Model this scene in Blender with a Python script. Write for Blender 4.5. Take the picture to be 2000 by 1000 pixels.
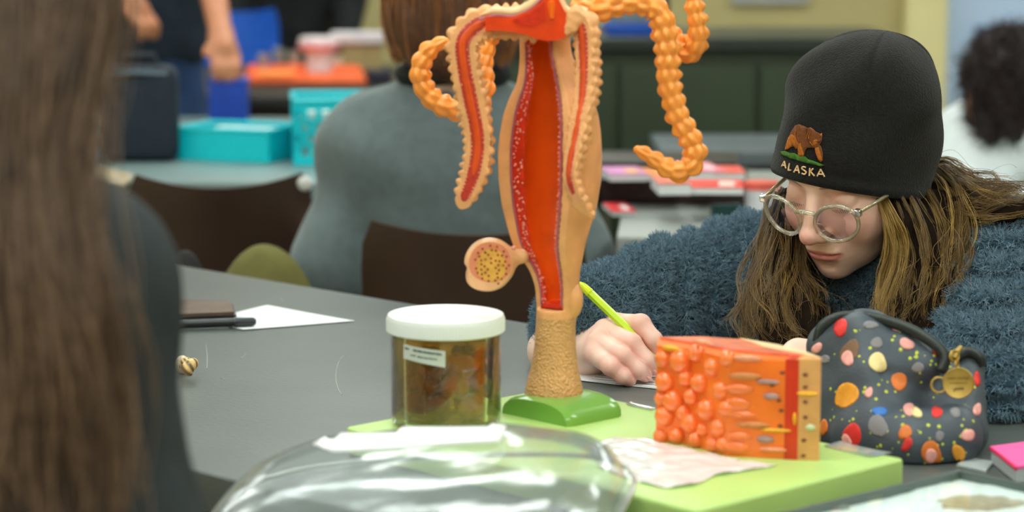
import bpy, bmesh, math, random
import numpy as np
from mathutils import Vector, Matrix, geometry as mgeo
from mathutils.bvhtree import BVHTree

random.seed(7)
rng = np.random.default_rng(7)
scene = bpy.context.scene
COL = scene.collection
for o in list(bpy.data.objects):
    bpy.data.objects.remove(o)

# ------------------------------------------------------------------ camera, world, exposure
FPX, PITCH, CZ = 4722.0, math.radians(8.2), 1.242
TABLE = 0.75
cam_d = bpy.data.cameras.new('camera')
cam_d.lens = 85.0
cam_d.sensor_width = 36.0
cam_d.clip_start = 0.05
cam_d.dof.use_dof = True
cam_d.dof.focus_distance = 2.50
cam_d.dof.aperture_fstop = 4.5
cam = bpy.data.objects.new('camera', cam_d)
cam.location = (0, 0, CZ)
cam.rotation_euler = (math.radians(90) - PITCH, 0, 0)
COL.objects.link(cam)
scene.camera = cam

world = bpy.data.worlds.new('world')
world.use_nodes = True
world.node_tree.nodes['Background'].inputs[0].default_value = (0.8, 0.9, 1.0, 1)
world.node_tree.nodes['Background'].inputs[1].default_value = 0.25
scene.world = world
scene.view_settings.view_transform = 'Standard'
scene.view_settings.look = 'None'
scene.view_settings.gamma = 1.0
scene.view_settings.use_curve_mapping = False
scene.view_settings.exposure = 0.14
scene.cycles.use_denoising = True
scene.cycles.max_bounces = 8
scene.cycles.transparent_max_bounces = 24
LIGHT_STRENGTH = 10.5

SP, CP = math.sin(PITCH), math.cos(PITCH)
def ray(u, v):
    a, b = (u - 1000.0) / FPX, -(v - 500.0) / FPX
    return Vector((a, CP + b * SP, -SP + b * CP))
def at(u, v, Y):
    "the point of the place that the photograph shows at (u, v), Y metres from the camera wall"
    d = ray(u, v)
    return Vector((0, 0, CZ)) + d * (Y / d.y)
def on(u, v, z=TABLE):
    d = ray(u, v)
    return Vector((0, 0, CZ)) + d * ((z - CZ) / d.z)
def uv_of(p):
    x, y, z = p[0], p[1], p[2] - CZ
    dep = y * CP - z * SP
    up = y * SP + z * CP
    return 1000 + FPX * x / dep, 500 - FPX * up / dep

# ------------------------------------------------------------------ materials
def srgb(r, g, b):
    f = lambda c: (c / 255 / 12.92) if c / 255 <= 0.04045 else ((c / 255 + 0.055) / 1.055) ** 2.4
    return (f(r), f(g), f(b))
MATS = {}
def mat(name, color, rough=0.5, var=0.12, scale=30.0, bump=0.0, bump_scale=None, metallic=0.0, spec=0.5, sss=0.0,
        sss_r=(0.01, 0.004, 0.002), sheen=0.0, attr=False, coat=0.0, bump_type='noise', emis=0.0):
    if name in MATS:
        return MATS[name]
    m = bpy.data.materials.new(name)
    m.use_nodes = True
    nt = m.node_tree
    P = nt.nodes['Principled BSDF']
    P.inputs['Roughness'].default_value = rough
    P.inputs['Metallic'].default_value = metallic
    P.inputs['Specular IOR Level'].default_value = spec
    if sss:
        P.inputs['Subsurface Weight'].default_value = sss
        P.inputs['Subsurface Radius'].default_value = sss_r
        P.inputs['Subsurface Scale'].default_value = 1.0
    if sheen:
        P.inputs['Sheen Weight'].default_value = sheen
        P.inputs['Sheen Roughness'].default_value = 0.5
    if coat:
        P.inputs['Coat Weight'].default_value = coat
        P.inputs['Coat Roughness'].default_value = 0.08
    tc = nt.nodes.new('ShaderNodeTexCoord')
    nz = nt.nodes.new('ShaderNodeTexNoise')
    nz.inputs['Scale'].default_value = scale
    nz.inputs['Detail'].default_value = 4
    nt.links.new(tc.outputs['Object'], nz.inputs['Vector'])
    mix = nt.nodes.new('ShaderNodeMix'); mix.data_type = 'RGBA'; mix.blend_type = 'MULTIPLY'
    mix.inputs['Factor'].default_value = 1.0
    ramp = nt.nodes.new('ShaderNodeMapRange')
    ramp.inputs['From Min'].default_value = 0.3; ramp.inputs['From Max'].default_value = 0.7
    ramp.inputs['To Min'].default_value = 1 - var; ramp.inputs['To Max'].default_value = 1 + var
    nt.links.new(nz.outputs['Fac'], ramp.inputs['Value'])
    if attr:
        at_ = nt.nodes.new('ShaderNodeAttribute'); at_.attribute_name = 'Col'
        nt.links.new(at_.outputs['Color'], mix.inputs[6])
    else:
        mix.inputs[6].default_value = (*color, 1)
    nt.links.new(ramp.outputs['Result'], mix.inputs[7])
    nt.links.new(mix.outputs[2], P.inputs['Base Color'])
    if emis:
        P.inputs['Emission Color'].default_value = (*color, 1)
        P.inputs['Emission Strength'].default_value = emis
    if bump:
        if bump_type == 'voronoi':
            t = nt.nodes.new('ShaderNodeTexVoronoi'); out = t.outputs['Distance']
        elif bump_type == 'wave':
            t = nt.nodes.new('ShaderNodeTexWave'); out = t.outputs['Fac']
            t.inputs['Distortion'].default_value = 1.5
        else:
            t = nt.nodes.new('ShaderNodeTexNoise'); out = t.outputs['Fac']
            t.inputs['Detail'].default_value = 3
        t.inputs['Scale'].default_value = bump_scale or scale
        nt.links.new(tc.outputs['Object'], t.inputs['Vector'])
        b = nt.nodes.new('ShaderNodeBump'); b.inputs['Strength'].default_value = bump
        b.inputs['Distance'].default_value = 0.002
        nt.links.new(out, b.inputs['Height']); nt.links.new(b.outputs['Normal'], P.inputs['Normal'])
    MATS[name] = m
    return m

def clear_mat(name, tint=(1, 1, 1), gloss=0.1, gloss_tint=(1, 1, 1), rough=0.05, haze=0.0, haze_col=(1, 1, 1), fres=0.35, bump=0.0, bump_scale=40, gain=0.75):
    "thin clear film or pane: tinted pass-through, fresnel reflection and a little milky haze"
    if name in MATS:
        return MATS[name]
    m = bpy.data.materials.new(name); m.use_nodes = True
    nt = m.node_tree; nt.nodes.clear()
    out = nt.nodes.new('ShaderNodeOutputMaterial')
    tr = nt.nodes.new('ShaderNodeBsdfTransparent'); tr.inputs[0].default_value = (*tint, 1)
    gl = nt.nodes.new('ShaderNodeBsdfGlossy'); gl.inputs[0].default_value = (*gloss_tint, 1); gl.inputs['Roughness'].default_value = rough
    df = nt.nodes.new('ShaderNodeBsdfDiffuse'); df.inputs[0].default_value = (*haze_col, 1)
    lw = nt.nodes.new('ShaderNodeLayerWeight'); lw.inputs[0].default_value = fres
    mr = nt.nodes.new('ShaderNodeMapRange'); mr.inputs['To Min'].default_value = gloss; mr.inputs['To Max'].default_value = min(1, gloss + gain)
    nt.links.new(lw.outputs['Fresnel'], mr.inputs['Value'])
    m1 = nt.nodes.new('ShaderNodeMixShader'); m1.inputs[0].default_value = haze
    nt.links.new(tr.outputs[0], m1.inputs[1]); nt.links.new(df.outputs[0], m1.inputs[2])
    m2 = nt.nodes.new('ShaderNodeMixShader')
    nt.links.new(mr.outputs[0], m2.inputs[0]); nt.links.new(m1.outputs[0], m2.inputs[1]); nt.links.new(gl.outputs[0], m2.inputs[2])
    nt.links.new(m2.outputs[0], out.inputs[0])
    if bump:
        tc = nt.nodes.new('ShaderNodeTexCoord'); t = nt.nodes.new('ShaderNodeTexNoise'); t.inputs['Scale'].default_value = bump_scale
        nt.links.new(tc.outputs['Object'], t.inputs['Vector'])
        b = nt.nodes.new('ShaderNodeBump'); b.inputs['Strength'].default_value = bump; b.inputs['Distance'].default_value = 0.01
        nt.links.new(t.outputs['Fac'], b.inputs['Height']); nt.links.new(b.outputs[0], gl.inputs['Normal']); nt.links.new(b.outputs[0], lw.inputs['Normal'])
    MATS[name] = m
    return m

def hair_mat(name, dark, light, rough=0.35):
    if name in MATS:
        return MATS[name]
    m = bpy.data.materials.new(name); m.use_nodes = True
    nt = m.node_tree
    P = nt.nodes['Principled BSDF']
    hi = nt.nodes.new('ShaderNodeHairInfo')
    mx = nt.nodes.new('ShaderNodeMix'); mx.data_type = 'RGBA'
    mx.inputs[6].default_value = (*dark, 1); mx.inputs[7].default_value = (*light, 1)
    nt.links.new(hi.outputs['Random'], mx.inputs[0])
    nt.links.new(mx.outputs[2], P.inputs['Base Color'])
    P.inputs['Roughness'].default_value = rough
    P.inputs['Specular IOR Level'].default_value = 0.35
    MATS[name] = m
    return m

# ------------------------------------------------------------------ objects
def tag(o, label=None, cat=None, group=None, kind=None):
    if label: o['label'] = label
    if cat: o['category'] = cat
    if group: o['group'] = group
    if kind: o['kind'] = kind
    return o
def empty(name, loc, label=None, cat=None, group=None):
    o = bpy.data.objects.new(name, None)
    o.location = loc
    o.empty_display_size = 0.05
    COL.objects.link(o)
    return tag(o, label, cat, group)
def link(o, parent=None):
    COL.objects.link(o)
    if parent is not None:
        o.parent = parent
        pw = Matrix.Translation(parent.location)
        o.matrix_parent_inverse = pw.inverted()
    return o
def build(name, V, F, m=None, parent=None, smooth=True, colors=None, auto=None):
    "one mesh object from world-space vertices"
    V = np.asarray(V, np.float32)
    me = bpy.data.meshes.new(name)
    if isinstance(F, np.ndarray):
        n, k = F.shape
        me.vertices.add(len(V)); me.vertices.foreach_set('co', V.ravel())
        me.loops.add(n * k); me.loops.foreach_set('vertex_index', F.astype(np.int32).ravel())
        me.polygons.add(n)
        me.polygons.foreach_set('loop_start', np.arange(0, n * k, k, dtype=np.int32))
        me.update(calc_edges=True)
        me.validate()
    else:
        me.from_pydata([tuple(map(float, v)) for v in V], [], [tuple(map(int, f)) for f in F])
        me.update()
    if smooth:
        me.polygons.foreach_set('use_smooth', np.ones(len(me.polygons), bool))
        if auto is not None:
            me.set_sharp_from_angle(angle=math.radians(auto))
    if colors is not None:
        ca = me.color_attributes.new('Col', 'FLOAT_COLOR', 'POINT')
        c4 = np.ones((len(V), 4), np.float32); c4[:, :3] = colors
        ca.data.foreach_set('color', c4.ravel())
    o = bpy.data.objects.new(name, me)
    if m is not None:
        me.materials.append(m)
    return link(o, parent)

class MB:
    "collects simple shapes into one mesh"
    def __init__(s): s.v = []; s.f = []
    def add(s, V, F):
        n = len(s.v); s.v += [tuple(map(float, p)) for p in V]; s.f += [tuple(int(i) + n for i in f) for f in F]; return s
    def box(s, c, size, rz=0.0, bev=0.0, rot=None):
        bm = bmesh.new(); bmesh.ops.create_cube(bm, size=1.0)
        bmesh.ops.scale(bm, vec=size, verts=bm.verts)
        if bev:
            bmesh.ops.bevel(bm, geom=bm.edges[:], offset=bev, segments=3, profile=0.6, affect='EDGES')
        M = Matrix.Translation(c) @ (rot.to_4x4() if rot is not None else Matrix.Rotation(rz, 4, 'Z'))
        bmesh.ops.transform(bm, matrix=M, verts=bm.verts)
        bm.verts.index_update()
        s.add([v.co for v in bm.verts], [[v.index for v in f.verts] for f in bm.faces]); bm.free(); return s
    def tube(s, pts, r, sides=8, cap=True):
        V, F = tube_mesh(pts, r, sides, cap); return s.add(V, F)
    def lathe(s, c, prof, n=40, axis=None):
        V, F = lathe_mesh(prof, n); V = [Vector(c) + (axis @ Vector(v) if axis is not None else Vector(v)) for v in V]; return s.add(V, F)
    def prism(s, poly, z0, z1):
        n = len(poly)
        V = [(p[0], p[1], z0) for p in poly] + [(p[0], p[1], z1) for p in poly]
        F = [list(range(n))[::-1], list(range(n, 2 * n))] + [[i, (i + 1) % n, n + (i + 1) % n, n + i] for i in range(n)]
        return s.add(V, F)
    def ball(s, c, r, seg=12, ring=8, rot=None):
        r = (r, r, r) if not hasattr(r, '__len__') else r
        V = []; F = []
        for i in range(ring + 1):
            th = math.pi * i / ring
            for j in range(seg):
                ph = 2 * math.pi * j / seg
                p = Vector((r[0] * math.sin(th) * math.cos(ph), r[1] * math.sin(th) * math.sin(ph), r[2] * math.cos(th)))
                V.append(Vector(c) + (rot @ p if rot is not None else p))
        for i in range(ring):
            for j in range(seg):
                F.append([i * seg + j, (i + 1) * seg + j, (i + 1) * seg + (j + 1) % seg, i * seg + (j + 1) % seg])
        return s.add(V, F)
    def build(s, name, m, parent=None, smooth=True, auto=35):
        return build(name, s.v, s.f, m, parent, smooth, auto=auto)

def lathe_mesh(prof, n=40):
    V = []; F = []
    for r, z in prof:
        for j in range(n):
            a = 2 * math.pi * j / n
            V.append((r * math.cos(a), r * math.sin(a), z))
    for i in range(len(prof) - 1):
        for j in range(n):
            F.append([i * n + j, i * n + (j + 1) % n, (i + 1) * n + (j + 1) % n, (i + 1) * n + j])
    return V, F
def spline(pts, n):
    "catmull-rom through points (any dimension), n samples"
    P = np.asarray(pts, float)
    P = np.vstack([2 * P[0] - P[1], P, 2 * P[-1] - P[-2]])
    m = len(P) - 3
    t = np.linspace(0, m - 1e-9, n); i = t.astype(int); u = (t - i)[:, None]
    a, b, c, d = P[i], P[i + 1], P[i + 2], P[i + 3]
    return 0.5 * ((2 * b) + (-a + c) * u + (2 * a - 5 * b + 4 * c - d) * u ** 2 + (-a + 3 * b - 3 * c + d) * u ** 3)
def frames(P, ref=(0, 0, 1)):
    P = np.asarray(P, float)
    T = np.gradient(P, axis=0); T /= np.linalg.norm(T, axis=1)[:, None] + 1e-12
    N = np.zeros_like(T)
    n0 = np.cross(T[0], ref)
    if np.linalg.norm(n0) < 1e-3: n0 = np.cross(T[0], (1, 0, 0.1))
    n = n0 / np.linalg.norm(n0)
    for i in range(len(P)):
        n = n - T[i] * np.dot(n, T[i]); n = n / (np.linalg.norm(n) + 1e-12); N[i] = n
    return T, N, np.cross(T, N)
def tube_mesh(pts, r, sides=8, cap=True, rfun=None, ref=(0, 0, 1)):
    P = np.asarray([tuple(p) for p in pts], float)
    T, N, B = frames(P, ref)
    R = np.broadcast_to(np.asarray(r, float), (len(P),))
    ph = np.linspace(0, 2 * np.pi, sides, endpoint=False)
    rr = R[:, None] * np.ones((1, sides))
    if rfun is not None:
        s = np.concatenate([[0], np.cumsum(np.linalg.norm(np.diff(P, axis=0), axis=1))])
        rr = rr * rfun(s[:, None], ph[None, :])
    V = P[:, None, :] + rr[..., None] * (N[:, None, :] * np.cos(ph)[None, :, None] + B[:, None, :] * np.sin(ph)[None, :, None])
    V = V.reshape(-1, 3).tolist()
    F = []
    n = len(P)
    for i in range(n - 1):
        for j in range(sides):
            F.append([i * sides + j, i * sides + (j + 1) % sides, (i + 1) * sides + (j + 1) % sides, (i + 1) * sides + j])
    if cap:
        F.append(list(range(sides))[::-1]); F.append([(n - 1) * sides + j for j in range(sides)])
    return V, F

# ------------------------------------------------------------------ organic surfaces: distance fields and surface nets
def ell(P, c, r, R=None):
    x, y, z = P[0] - c[0], P[1] - c[1], P[2] - c[2]
    if R is not None:
        x, y, z = (R[0][0] * x + R[1][0] * y + R[2][0] * z, R[0][1] * x + R[1][1] * y + R[2][1] * z, R[0][2] * x + R[1][2] * y + R[2][2] * z)
    a = np.sqrt((x / r[0]) ** 2 + (y / r[1]) ** 2 + (z / r[2]) ** 2)
    b = np.sqrt((x / r[0] ** 2) ** 2 + (y / r[1] ** 2) ** 2 + (z / r[2] ** 2) ** 2)
    return a * (a - 1) / (b + 1e-9)
def cap(P, a, b, r1, r2=None):
    r2 = r1 if r2 is None else r2
    ax, ay, az = a[0], a[1], a[2]
    bx, by, bz = b[0] - ax, b[1] - ay, b[2] - az
    L = bx * bx + by * by + bz * bz + 1e-12
    x, y, z = P[0] - ax, P[1] - ay, P[2] - az
    t = np.clip((x * bx + y * by + z * bz) / L, 0, 1)
    return np.sqrt((x - t * bx) ** 2 + (y - t * by) ** 2 + (z - t * bz) ** 2) - (r1 + (r2 - r1) * t)
def smin(a, b, k):
    h = np.clip(0.5 + 0.5 * (b - a) / k, 0, 1)
    return b + (a - b) * h - k * h * (1 - h)
def smax(a, b, k):
    return -smin(-a, -b, k)
def snoise(P, f, seed=0, n=5):
    r = np.random.default_rng(seed)
    out = 0
    for _ in range(n):
        k = r.normal(size=3); k = k / np.linalg.norm(k) * f * r.uniform(0.7, 1.4) * 2 * np.pi
        out = out + np.sin(P[0] * k[0] + P[1] * k[1] + P[2] * k[2] + r.uniform(0, 6.28))
    return out / n
def sdf_mesh(f, lo, hi, h, slack=1.6):
    B = 8
    lo = np.asarray(lo, np.float32); hi = np.asarray(hi, np.float32)
    nb = np.ceil((hi - lo) / h / B).astype(int)
    n = nb * B
    bi = np.stack(np.meshgrid(*[np.arange(k) for k in nb], indexing='ij'), -1).reshape(-1, 3)
    bc = (lo + (bi * B + (B - 1) / 2) * h).astype(np.float32)
    d = f((bc[:, 0], bc[:, 1], bc[:, 2]))
    act = np.abs(d) < h * B * 0.87 * slack + h
    Vb = np.where(d < 0, -1.0, 1.0).astype(np.float32)[:, None] * np.ones((1, B ** 3), np.float32)
    off = np.stack(np.meshgrid(*[np.arange(B)] * 3, indexing='ij'), -1).reshape(-1, 3)
    ai = np.nonzero(act)[0]
    for s in range(0, len(ai), 1500):
        ids = ai[s:s + 1500]
        p = (lo + (bi[ids][:, None, :] * B + off[None]) * h).astype(np.float32).reshape(-1, 3)
        Vb[ids] = f((p[:, 0], p[:, 1], p[:, 2])).reshape(len(ids), -1)
    V = Vb.reshape(nb[0], nb[1], nb[2], B, B, B).transpose(0, 3, 1, 4, 2, 5).reshape(n)
    return nets(V, lo, h)
def nets(V, lo, h):
    S = V < 0
    dims = np.array(V.shape) - 1
    cid = lambda i, j, k: (i * dims[1] + j) * dims[2] + k
    ids = []; pos = []; quads = []
    for ax in range(3):
        a = [slice(None)] * 3; b = [slice(None)] * 3
        a[ax] = slice(0, -1); b[ax] = slice(1, None)
        Sa, Sb = S[tuple(a)], S[tuple(b)]
        I = np.stack(np.nonzero(Sa != Sb), -1)
        if len(I) == 0: continue
        o1, o2 = (ax + 1) % 3, (ax + 2) % 3
        ok = (I[:, o1] >= 1) & (I[:, o1] <= dims[o1] - 1) & (I[:, o2] >= 1) & (I[:, o2] <= dims[o2] - 1)
        I = I[ok]
        va = V[tuple(I.T)]; J = I.copy(); J[:, ax] += 1
        vb = V[tuple(J.T)]
        t = va / (va - vb)
        p = I.astype(np.float32); p[:, ax] += t
        cs = []
        for d1, d2 in ((-1, -1), (0, -1), (0, 0), (-1, 0)):
            C = I.copy(); C[:, o1] += d1; C[:, o2] += d2
            c = cid(C[:, 0], C[:, 1], C[:, 2]); cs.append(c); ids.append(c); pos.append(p)
        q = np.stack(cs, -1)
        q[~S[tuple(I.T)]] = q[~S[tuple(I.T)]][:, ::-1]
        quads.append(q)
    ids = np.concatenate(ids); pos = np.concatenate(pos); quads = np.concatenate(quads)
    uq, inv = np.unique(ids, return_inverse=True)
    cnt = np.bincount(inv)
    X = np.stack([np.bincount(inv, pos[:, k]) / cnt for k in range(3)], -1)
    lut = np.searchsorted(uq, quads)
    return (X * h + np.asarray(lo)).astype(np.float32), lut.astype(np.int32)
def bounds(*pts, pad=0.05):
    A = np.array([tuple(p) for p in pts]); return A.min(0) - pad, A.max(0) + pad

def curves_obj(name, strands, radii, m, parent=None):
    "strands: (n, k, 3) array in world space, radii: (k,) or (n, k)"
    n, k, _ = strands.shape
    cu = bpy.data.hair_curves.new(name)
    cu.add_curves([k] * n)
    cu.points.foreach_set('position', strands.astype(np.float32).ravel())
    R = np.broadcast_to(np.asarray(radii, np.float32), (n, k)).ravel()
    cu.points.foreach_set('radius', np.ascontiguousarray(R))
    cu.materials.append(m)
    o = bpy.data.objects.new(name, cu)
    return link(o, parent)
def locks(guides, n_per, spread, k=16, wave=0.004, seed=1, frizz=0.0015, taper=0.35):
    """strands following guide curves; guides: list of point lists (world); spread grows from root to tip"""
    r = np.random.default_rng(seed)
    out = []
    for gi, g in enumerate(guides):
        n = n_per if np.isscalar(n_per) else n_per[gi]
        sp = spread if np.isscalar(spread) else spread[gi]
        base = spline([tuple(p) for p in g], k)
        T, N, B = frames(base)
        s = np.linspace(0, 1, k)
        for _ in range(n):
            a, b = r.normal(size=2) * sp
            sc = 0.55 + 0.6 * s ** 0.8 - taper * np.clip((s - 0.7) / 0.3, 0, 1)
            f1, p1 = r.uniform(1.0, 2.6), r.uniform(0, 6.28)
            f2, p2 = r.uniform(1.0, 2.6), r.uniform(0, 6.28)
            wa = wave * r.uniform(0.4, 1.6)
            o1 = a * sc + wa * s * np.sin(2 * np.pi * f1 * s + p1) + frizz * r.normal(size=k).cumsum() * 0.3
            o2 = b * sc + wa * s * np.sin(2 * np.pi * f2 * s + p2) + frizz * r.normal(size=k).cumsum() * 0.3
            st = base + N * o1[:, None] + B * o2[:, None]
            L = r.uniform(0.78, 1.0)
            if L < 0.99:
                q = np.linspace(0, (k - 1) * L, k); i = np.minimum(q.astype(int), k - 2); u = (q - i)[:, None]
                st = st[i] * (1 - u) + st[i + 1] * u
            out.append(st)
    return np.array(out)
# ------------------------------------------------------------------ room shell
M_FLOOR = mat('floor_tile', srgb(120, 112, 96), 0.45, 0.2, 6, 0.1)
M_WALL = mat('wall_paint', srgb(182, 170, 120), 0.75, 0.05, 3)
M_WALLB = mat('wall_paint_blue', srgb(190, 214, 246), 0.6, 0.04, 2)
M_TRIM = mat('trim_cream', srgb(232, 222, 165), 0.5, 0.05, 5)
M_CEIL = mat('ceiling_tile', srgb(225, 224, 216), 0.85, 0.06, 12, 0.3, 60)
X0, X1, Y0, Y1, ZC = -4.2, 4.2, -2.6, 9.0, 2.75
tag(MB().box((0, (Y0 + Y1) / 2, -0.05), (X1 - X0, Y1 - Y0, 0.1)).build('floor', M_FLOOR, smooth=False), 'brown grey tiled classroom floor under the tables', 'floor', kind='structure')
tag(MB().box((0, (Y0 + Y1) / 2, ZC + 0.05), (X1 - X0, Y1 - Y0, 0.1)).build('ceiling', M_CEIL, smooth=False), 'off-white tiled classroom ceiling', 'ceiling', kind='structure')
def wallbox(name, c, size, m, label):
    return tag(MB().box(c, size).build(name, m, smooth=False), label, 'wall', kind='structure')
H2 = ZC / 2
wallbox('wall_back', ((X0 + 1.45) / 2, Y1 + 0.05, H2), (1.45 - X0, 0.1, ZC), M_WALL, 'olive beige painted wall behind the far tables')
wallbox('wall_back_right', ((1.60 + X1) / 2, Y1 + 0.05, H2), (X1 - 1.60, 0.1, ZC), M_WALLB, 'pale blue wall behind the person in white')
wallbox('wall_left', (X0 - 0.05, (Y0 + Y1) / 2, H2), (0.1, Y1 - Y0, ZC), M_WALL, 'beige painted left wall')
wallbox('wall_right', (X1 + 0.05, (Y0 + Y1) / 2, H2), (0.1, Y1 - Y0, ZC), M_WALL, 'beige painted right wall')
wallbox('wall_front', (0, Y0 - 0.05, H2), (X1 - X0, 0.1, ZC), M_WALL, 'beige painted wall on the near side')
tag(MB().box((1.525, Y1 - 0.01, H2), (0.15, 0.16, ZC), bev=0.01).build('trim_1', M_TRIM), 'cream upright trim post where beige wall meets pale blue wall', 'trim', kind='structure')
tag(MB().box(((X0 + 1.45) / 2, Y1 - 0.01, 0.05), (1.45 - X0, 0.02, 0.1)).build('baseboard_back', mat('baseboard', srgb(60, 52, 44), 0.5), smooth=False), 'dark baseboard along the back wall', 'baseboard', kind='structure')

# ceiling lights: troffers with a metal frame and a lit diffuser
M_LAMP = bpy.data.materials.new('lamp_diffuser'); M_LAMP.use_nodes = True
_p = M_LAMP.node_tree.nodes['Principled BSDF']
_p.inputs['Base Color'].default_value = (0.9, 0.9, 0.9, 1)
_p.inputs['Emission Color'].default_value = (0.93, 1.0, 0.95, 1)
_p.inputs['Emission Strength'].default_value = LIGHT_STRENGTH
M_LFRAME = mat('lamp_frame', (0.8, 0.8, 0.8), 0.4)
for ix, lx in enumerate((-2.6, -0.2, 2.2)):
    for iy, ly in enumerate((-1.6, 0.1, 1.8, 3.8, 5.8, 7.8)):
        t = empty('ceiling_light', (lx, ly, ZC - 0.02), 'white recessed ceiling light panel over the classroom', 'light', 'ceiling light panels')
        fr = MB()
        for dx, dy, sx, sy in ((-0.62, 0, 0.04, 0.64), (0.62, 0, 0.04, 0.64), (0, -0.31, 1.2, 0.04), (0, 0.31, 1.2, 0.04)):
            fr.box((lx + dx, ly + dy, ZC - 0.015), (sx, sy, 0.03))
        fr.build('frame', M_LFRAME, t, smooth=False)
        MB().box((lx, ly, ZC - 0.008), (1.2, 0.58, 0.012)).build('diffuser', M_LAMP, t, smooth=False)

# ------------------------------------------------------------------ the near lab table (30 inch wide, set at 45 degrees)
M_EPOXY = mat('epoxy_top', srgb(80, 86, 84), 0.42, 0.10, 9, 0.15, 160, spec=0.6)
M_EDGE = mat('table_edge', srgb(70, 60, 50), 0.5, 0.1)
M_LEG = mat('leg_metal', srgb(52, 50, 48), 0.35, 0.1, metallic=0.6)
TD = Vector((math.cos(math.radians(44.5)), -math.sin(math.radians(44.5)), 0))
TN = Vector((math.sin(math.radians(44.5)), math.cos(math.radians(44.5)), 0))
def tpt(s, n, z=0.0):
    return TD * s + TN * n + Vector((0, 0, z))
def lab_table(name, s0, s1, n0, n1, label, topmat, edge=M_EDGE, thick=0.035, ztop=TABLE, legs=True):
    c = tpt((s0 + s1) / 2, (n0 + n1) / 2)
    t = empty(name, (c.x, c.y, 0), label, 'table')
    rz = math.radians(-44.5)
    MB().box((c.x, c.y, ztop - thick / 2), (s1 - s0, n1 - n0, thick), rz, 0.004).build('tabletop', topmat, t)
    MB().box((c.x, c.y, ztop - thick - 0.045), (s1 - s0 - 0.16, n1 - n0 - 0.16, 0.09), rz).build('apron', edge, t, smooth=False)
    if legs:
        for a in (s0 + 0.1, s1 - 0.1):
            for b in (n0 + 0.1, n1 - 0.1):
                p = tpt(a, b)
                MB().box((p.x, p.y, (ztop - thick) / 2), (0.045, 0.045, ztop - thick), rz, 0.004).build('leg', M_LEG, t)
    return t
FAR_N = on(1040, 632).dot(TN)
NEAR_N = FAR_N - 0.755
lab_table('lab_table', -2.95, -0.72, NEAR_N, FAR_N, 'dark grey lab table with a scratched matte top under the model', M_EPOXY)
# scratches and a dried ring on the top
M_SCR = mat('scratch', srgb(150, 155, 150), 0.6)
sc = MB()
for u0, v0, u1, v1 in ((402, 672, 404, 720), (548, 582, 552, 590), (660, 606, 690, 608), (430, 738, 438, 742), (480, 690, 470, 700)):
    a, b = on(u0, v0, TABLE + 0.0003), on(u1, v1, TABLE + 0.0003)
    sc.tube([a, (a + b) / 2 + Vector((0.001, 0, 0)), b], 0.0005, 5)
arc = [on(680 - 24 * math.sin(a), 735 - 42 * math.cos(a), TABLE + 0.0003) for a in np.linspace(0.2, 2.6, 14)]
sc.tube(arc, 0.0006, 5)
_tab = [o for o in bpy.data.objects if o.name == 'lab_table'][0]
tag(sc.build('scratch_marks', M_SCR, _tab), 'pale scratches on the dark top', kind='stuff')
MAT_PAPER = mat('paper', srgb(226, 228, 230), 0.75, 0.03, 20)
M_INK = mat('ink', srgb(60, 60, 66), 0.7)

def sheet(name, quad, label, cat, m=MAT_PAPER, z=TABLE, t=0.0006, lift=0.0, parent=None, n=10, seed=3):
    "a paper sheet through four corners (world xy), slightly curled"
    a, b, c, d = [Vector(q) for q in quad]
    V = []; F = []
    for k in (1, 0):
        for i in range(n + 1):
            for j in range(n + 1):
                s, r = i / n, j / n
                p = (a * (1 - s) + b * s) * (1 - r) + (d * (1 - s) + c * s) * r
                zz = z + 0.0004 + t * k + lift * (abs(2 * s - 1) ** 3 + 0.5 * abs(2 * r - 1) ** 4)
                V.append((p.x, p.y, zz))
    N = (n + 1) ** 2
    for i in range(n):
        for j in range(n):
            q = [i * (n + 1) + j, (i + 1) * (n + 1) + j, (i + 1) * (n + 1) + j + 1, i * (n + 1) + j + 1]
            F.append(q); F.append([N + x for x in q[::-1]])
    rim = [(i, 0) for i in range(n)] + [(n, j) for j in range(n)] + [(i, n) for i in range(n, 0, -1)] + [(0, j) for j in range(n, 0, -1)]
    ix = [i * (n + 1) + j for i, j in rim]
    for q in range(len(ix)):
        w = (q + 1) % len(ix); F.append([ix[q], N + ix[q], N + ix[w], ix[w]])
    o = build(name, V, F, m, parent, True, auto=40)
    if label: tag(o, label, cat)
    return o

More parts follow.
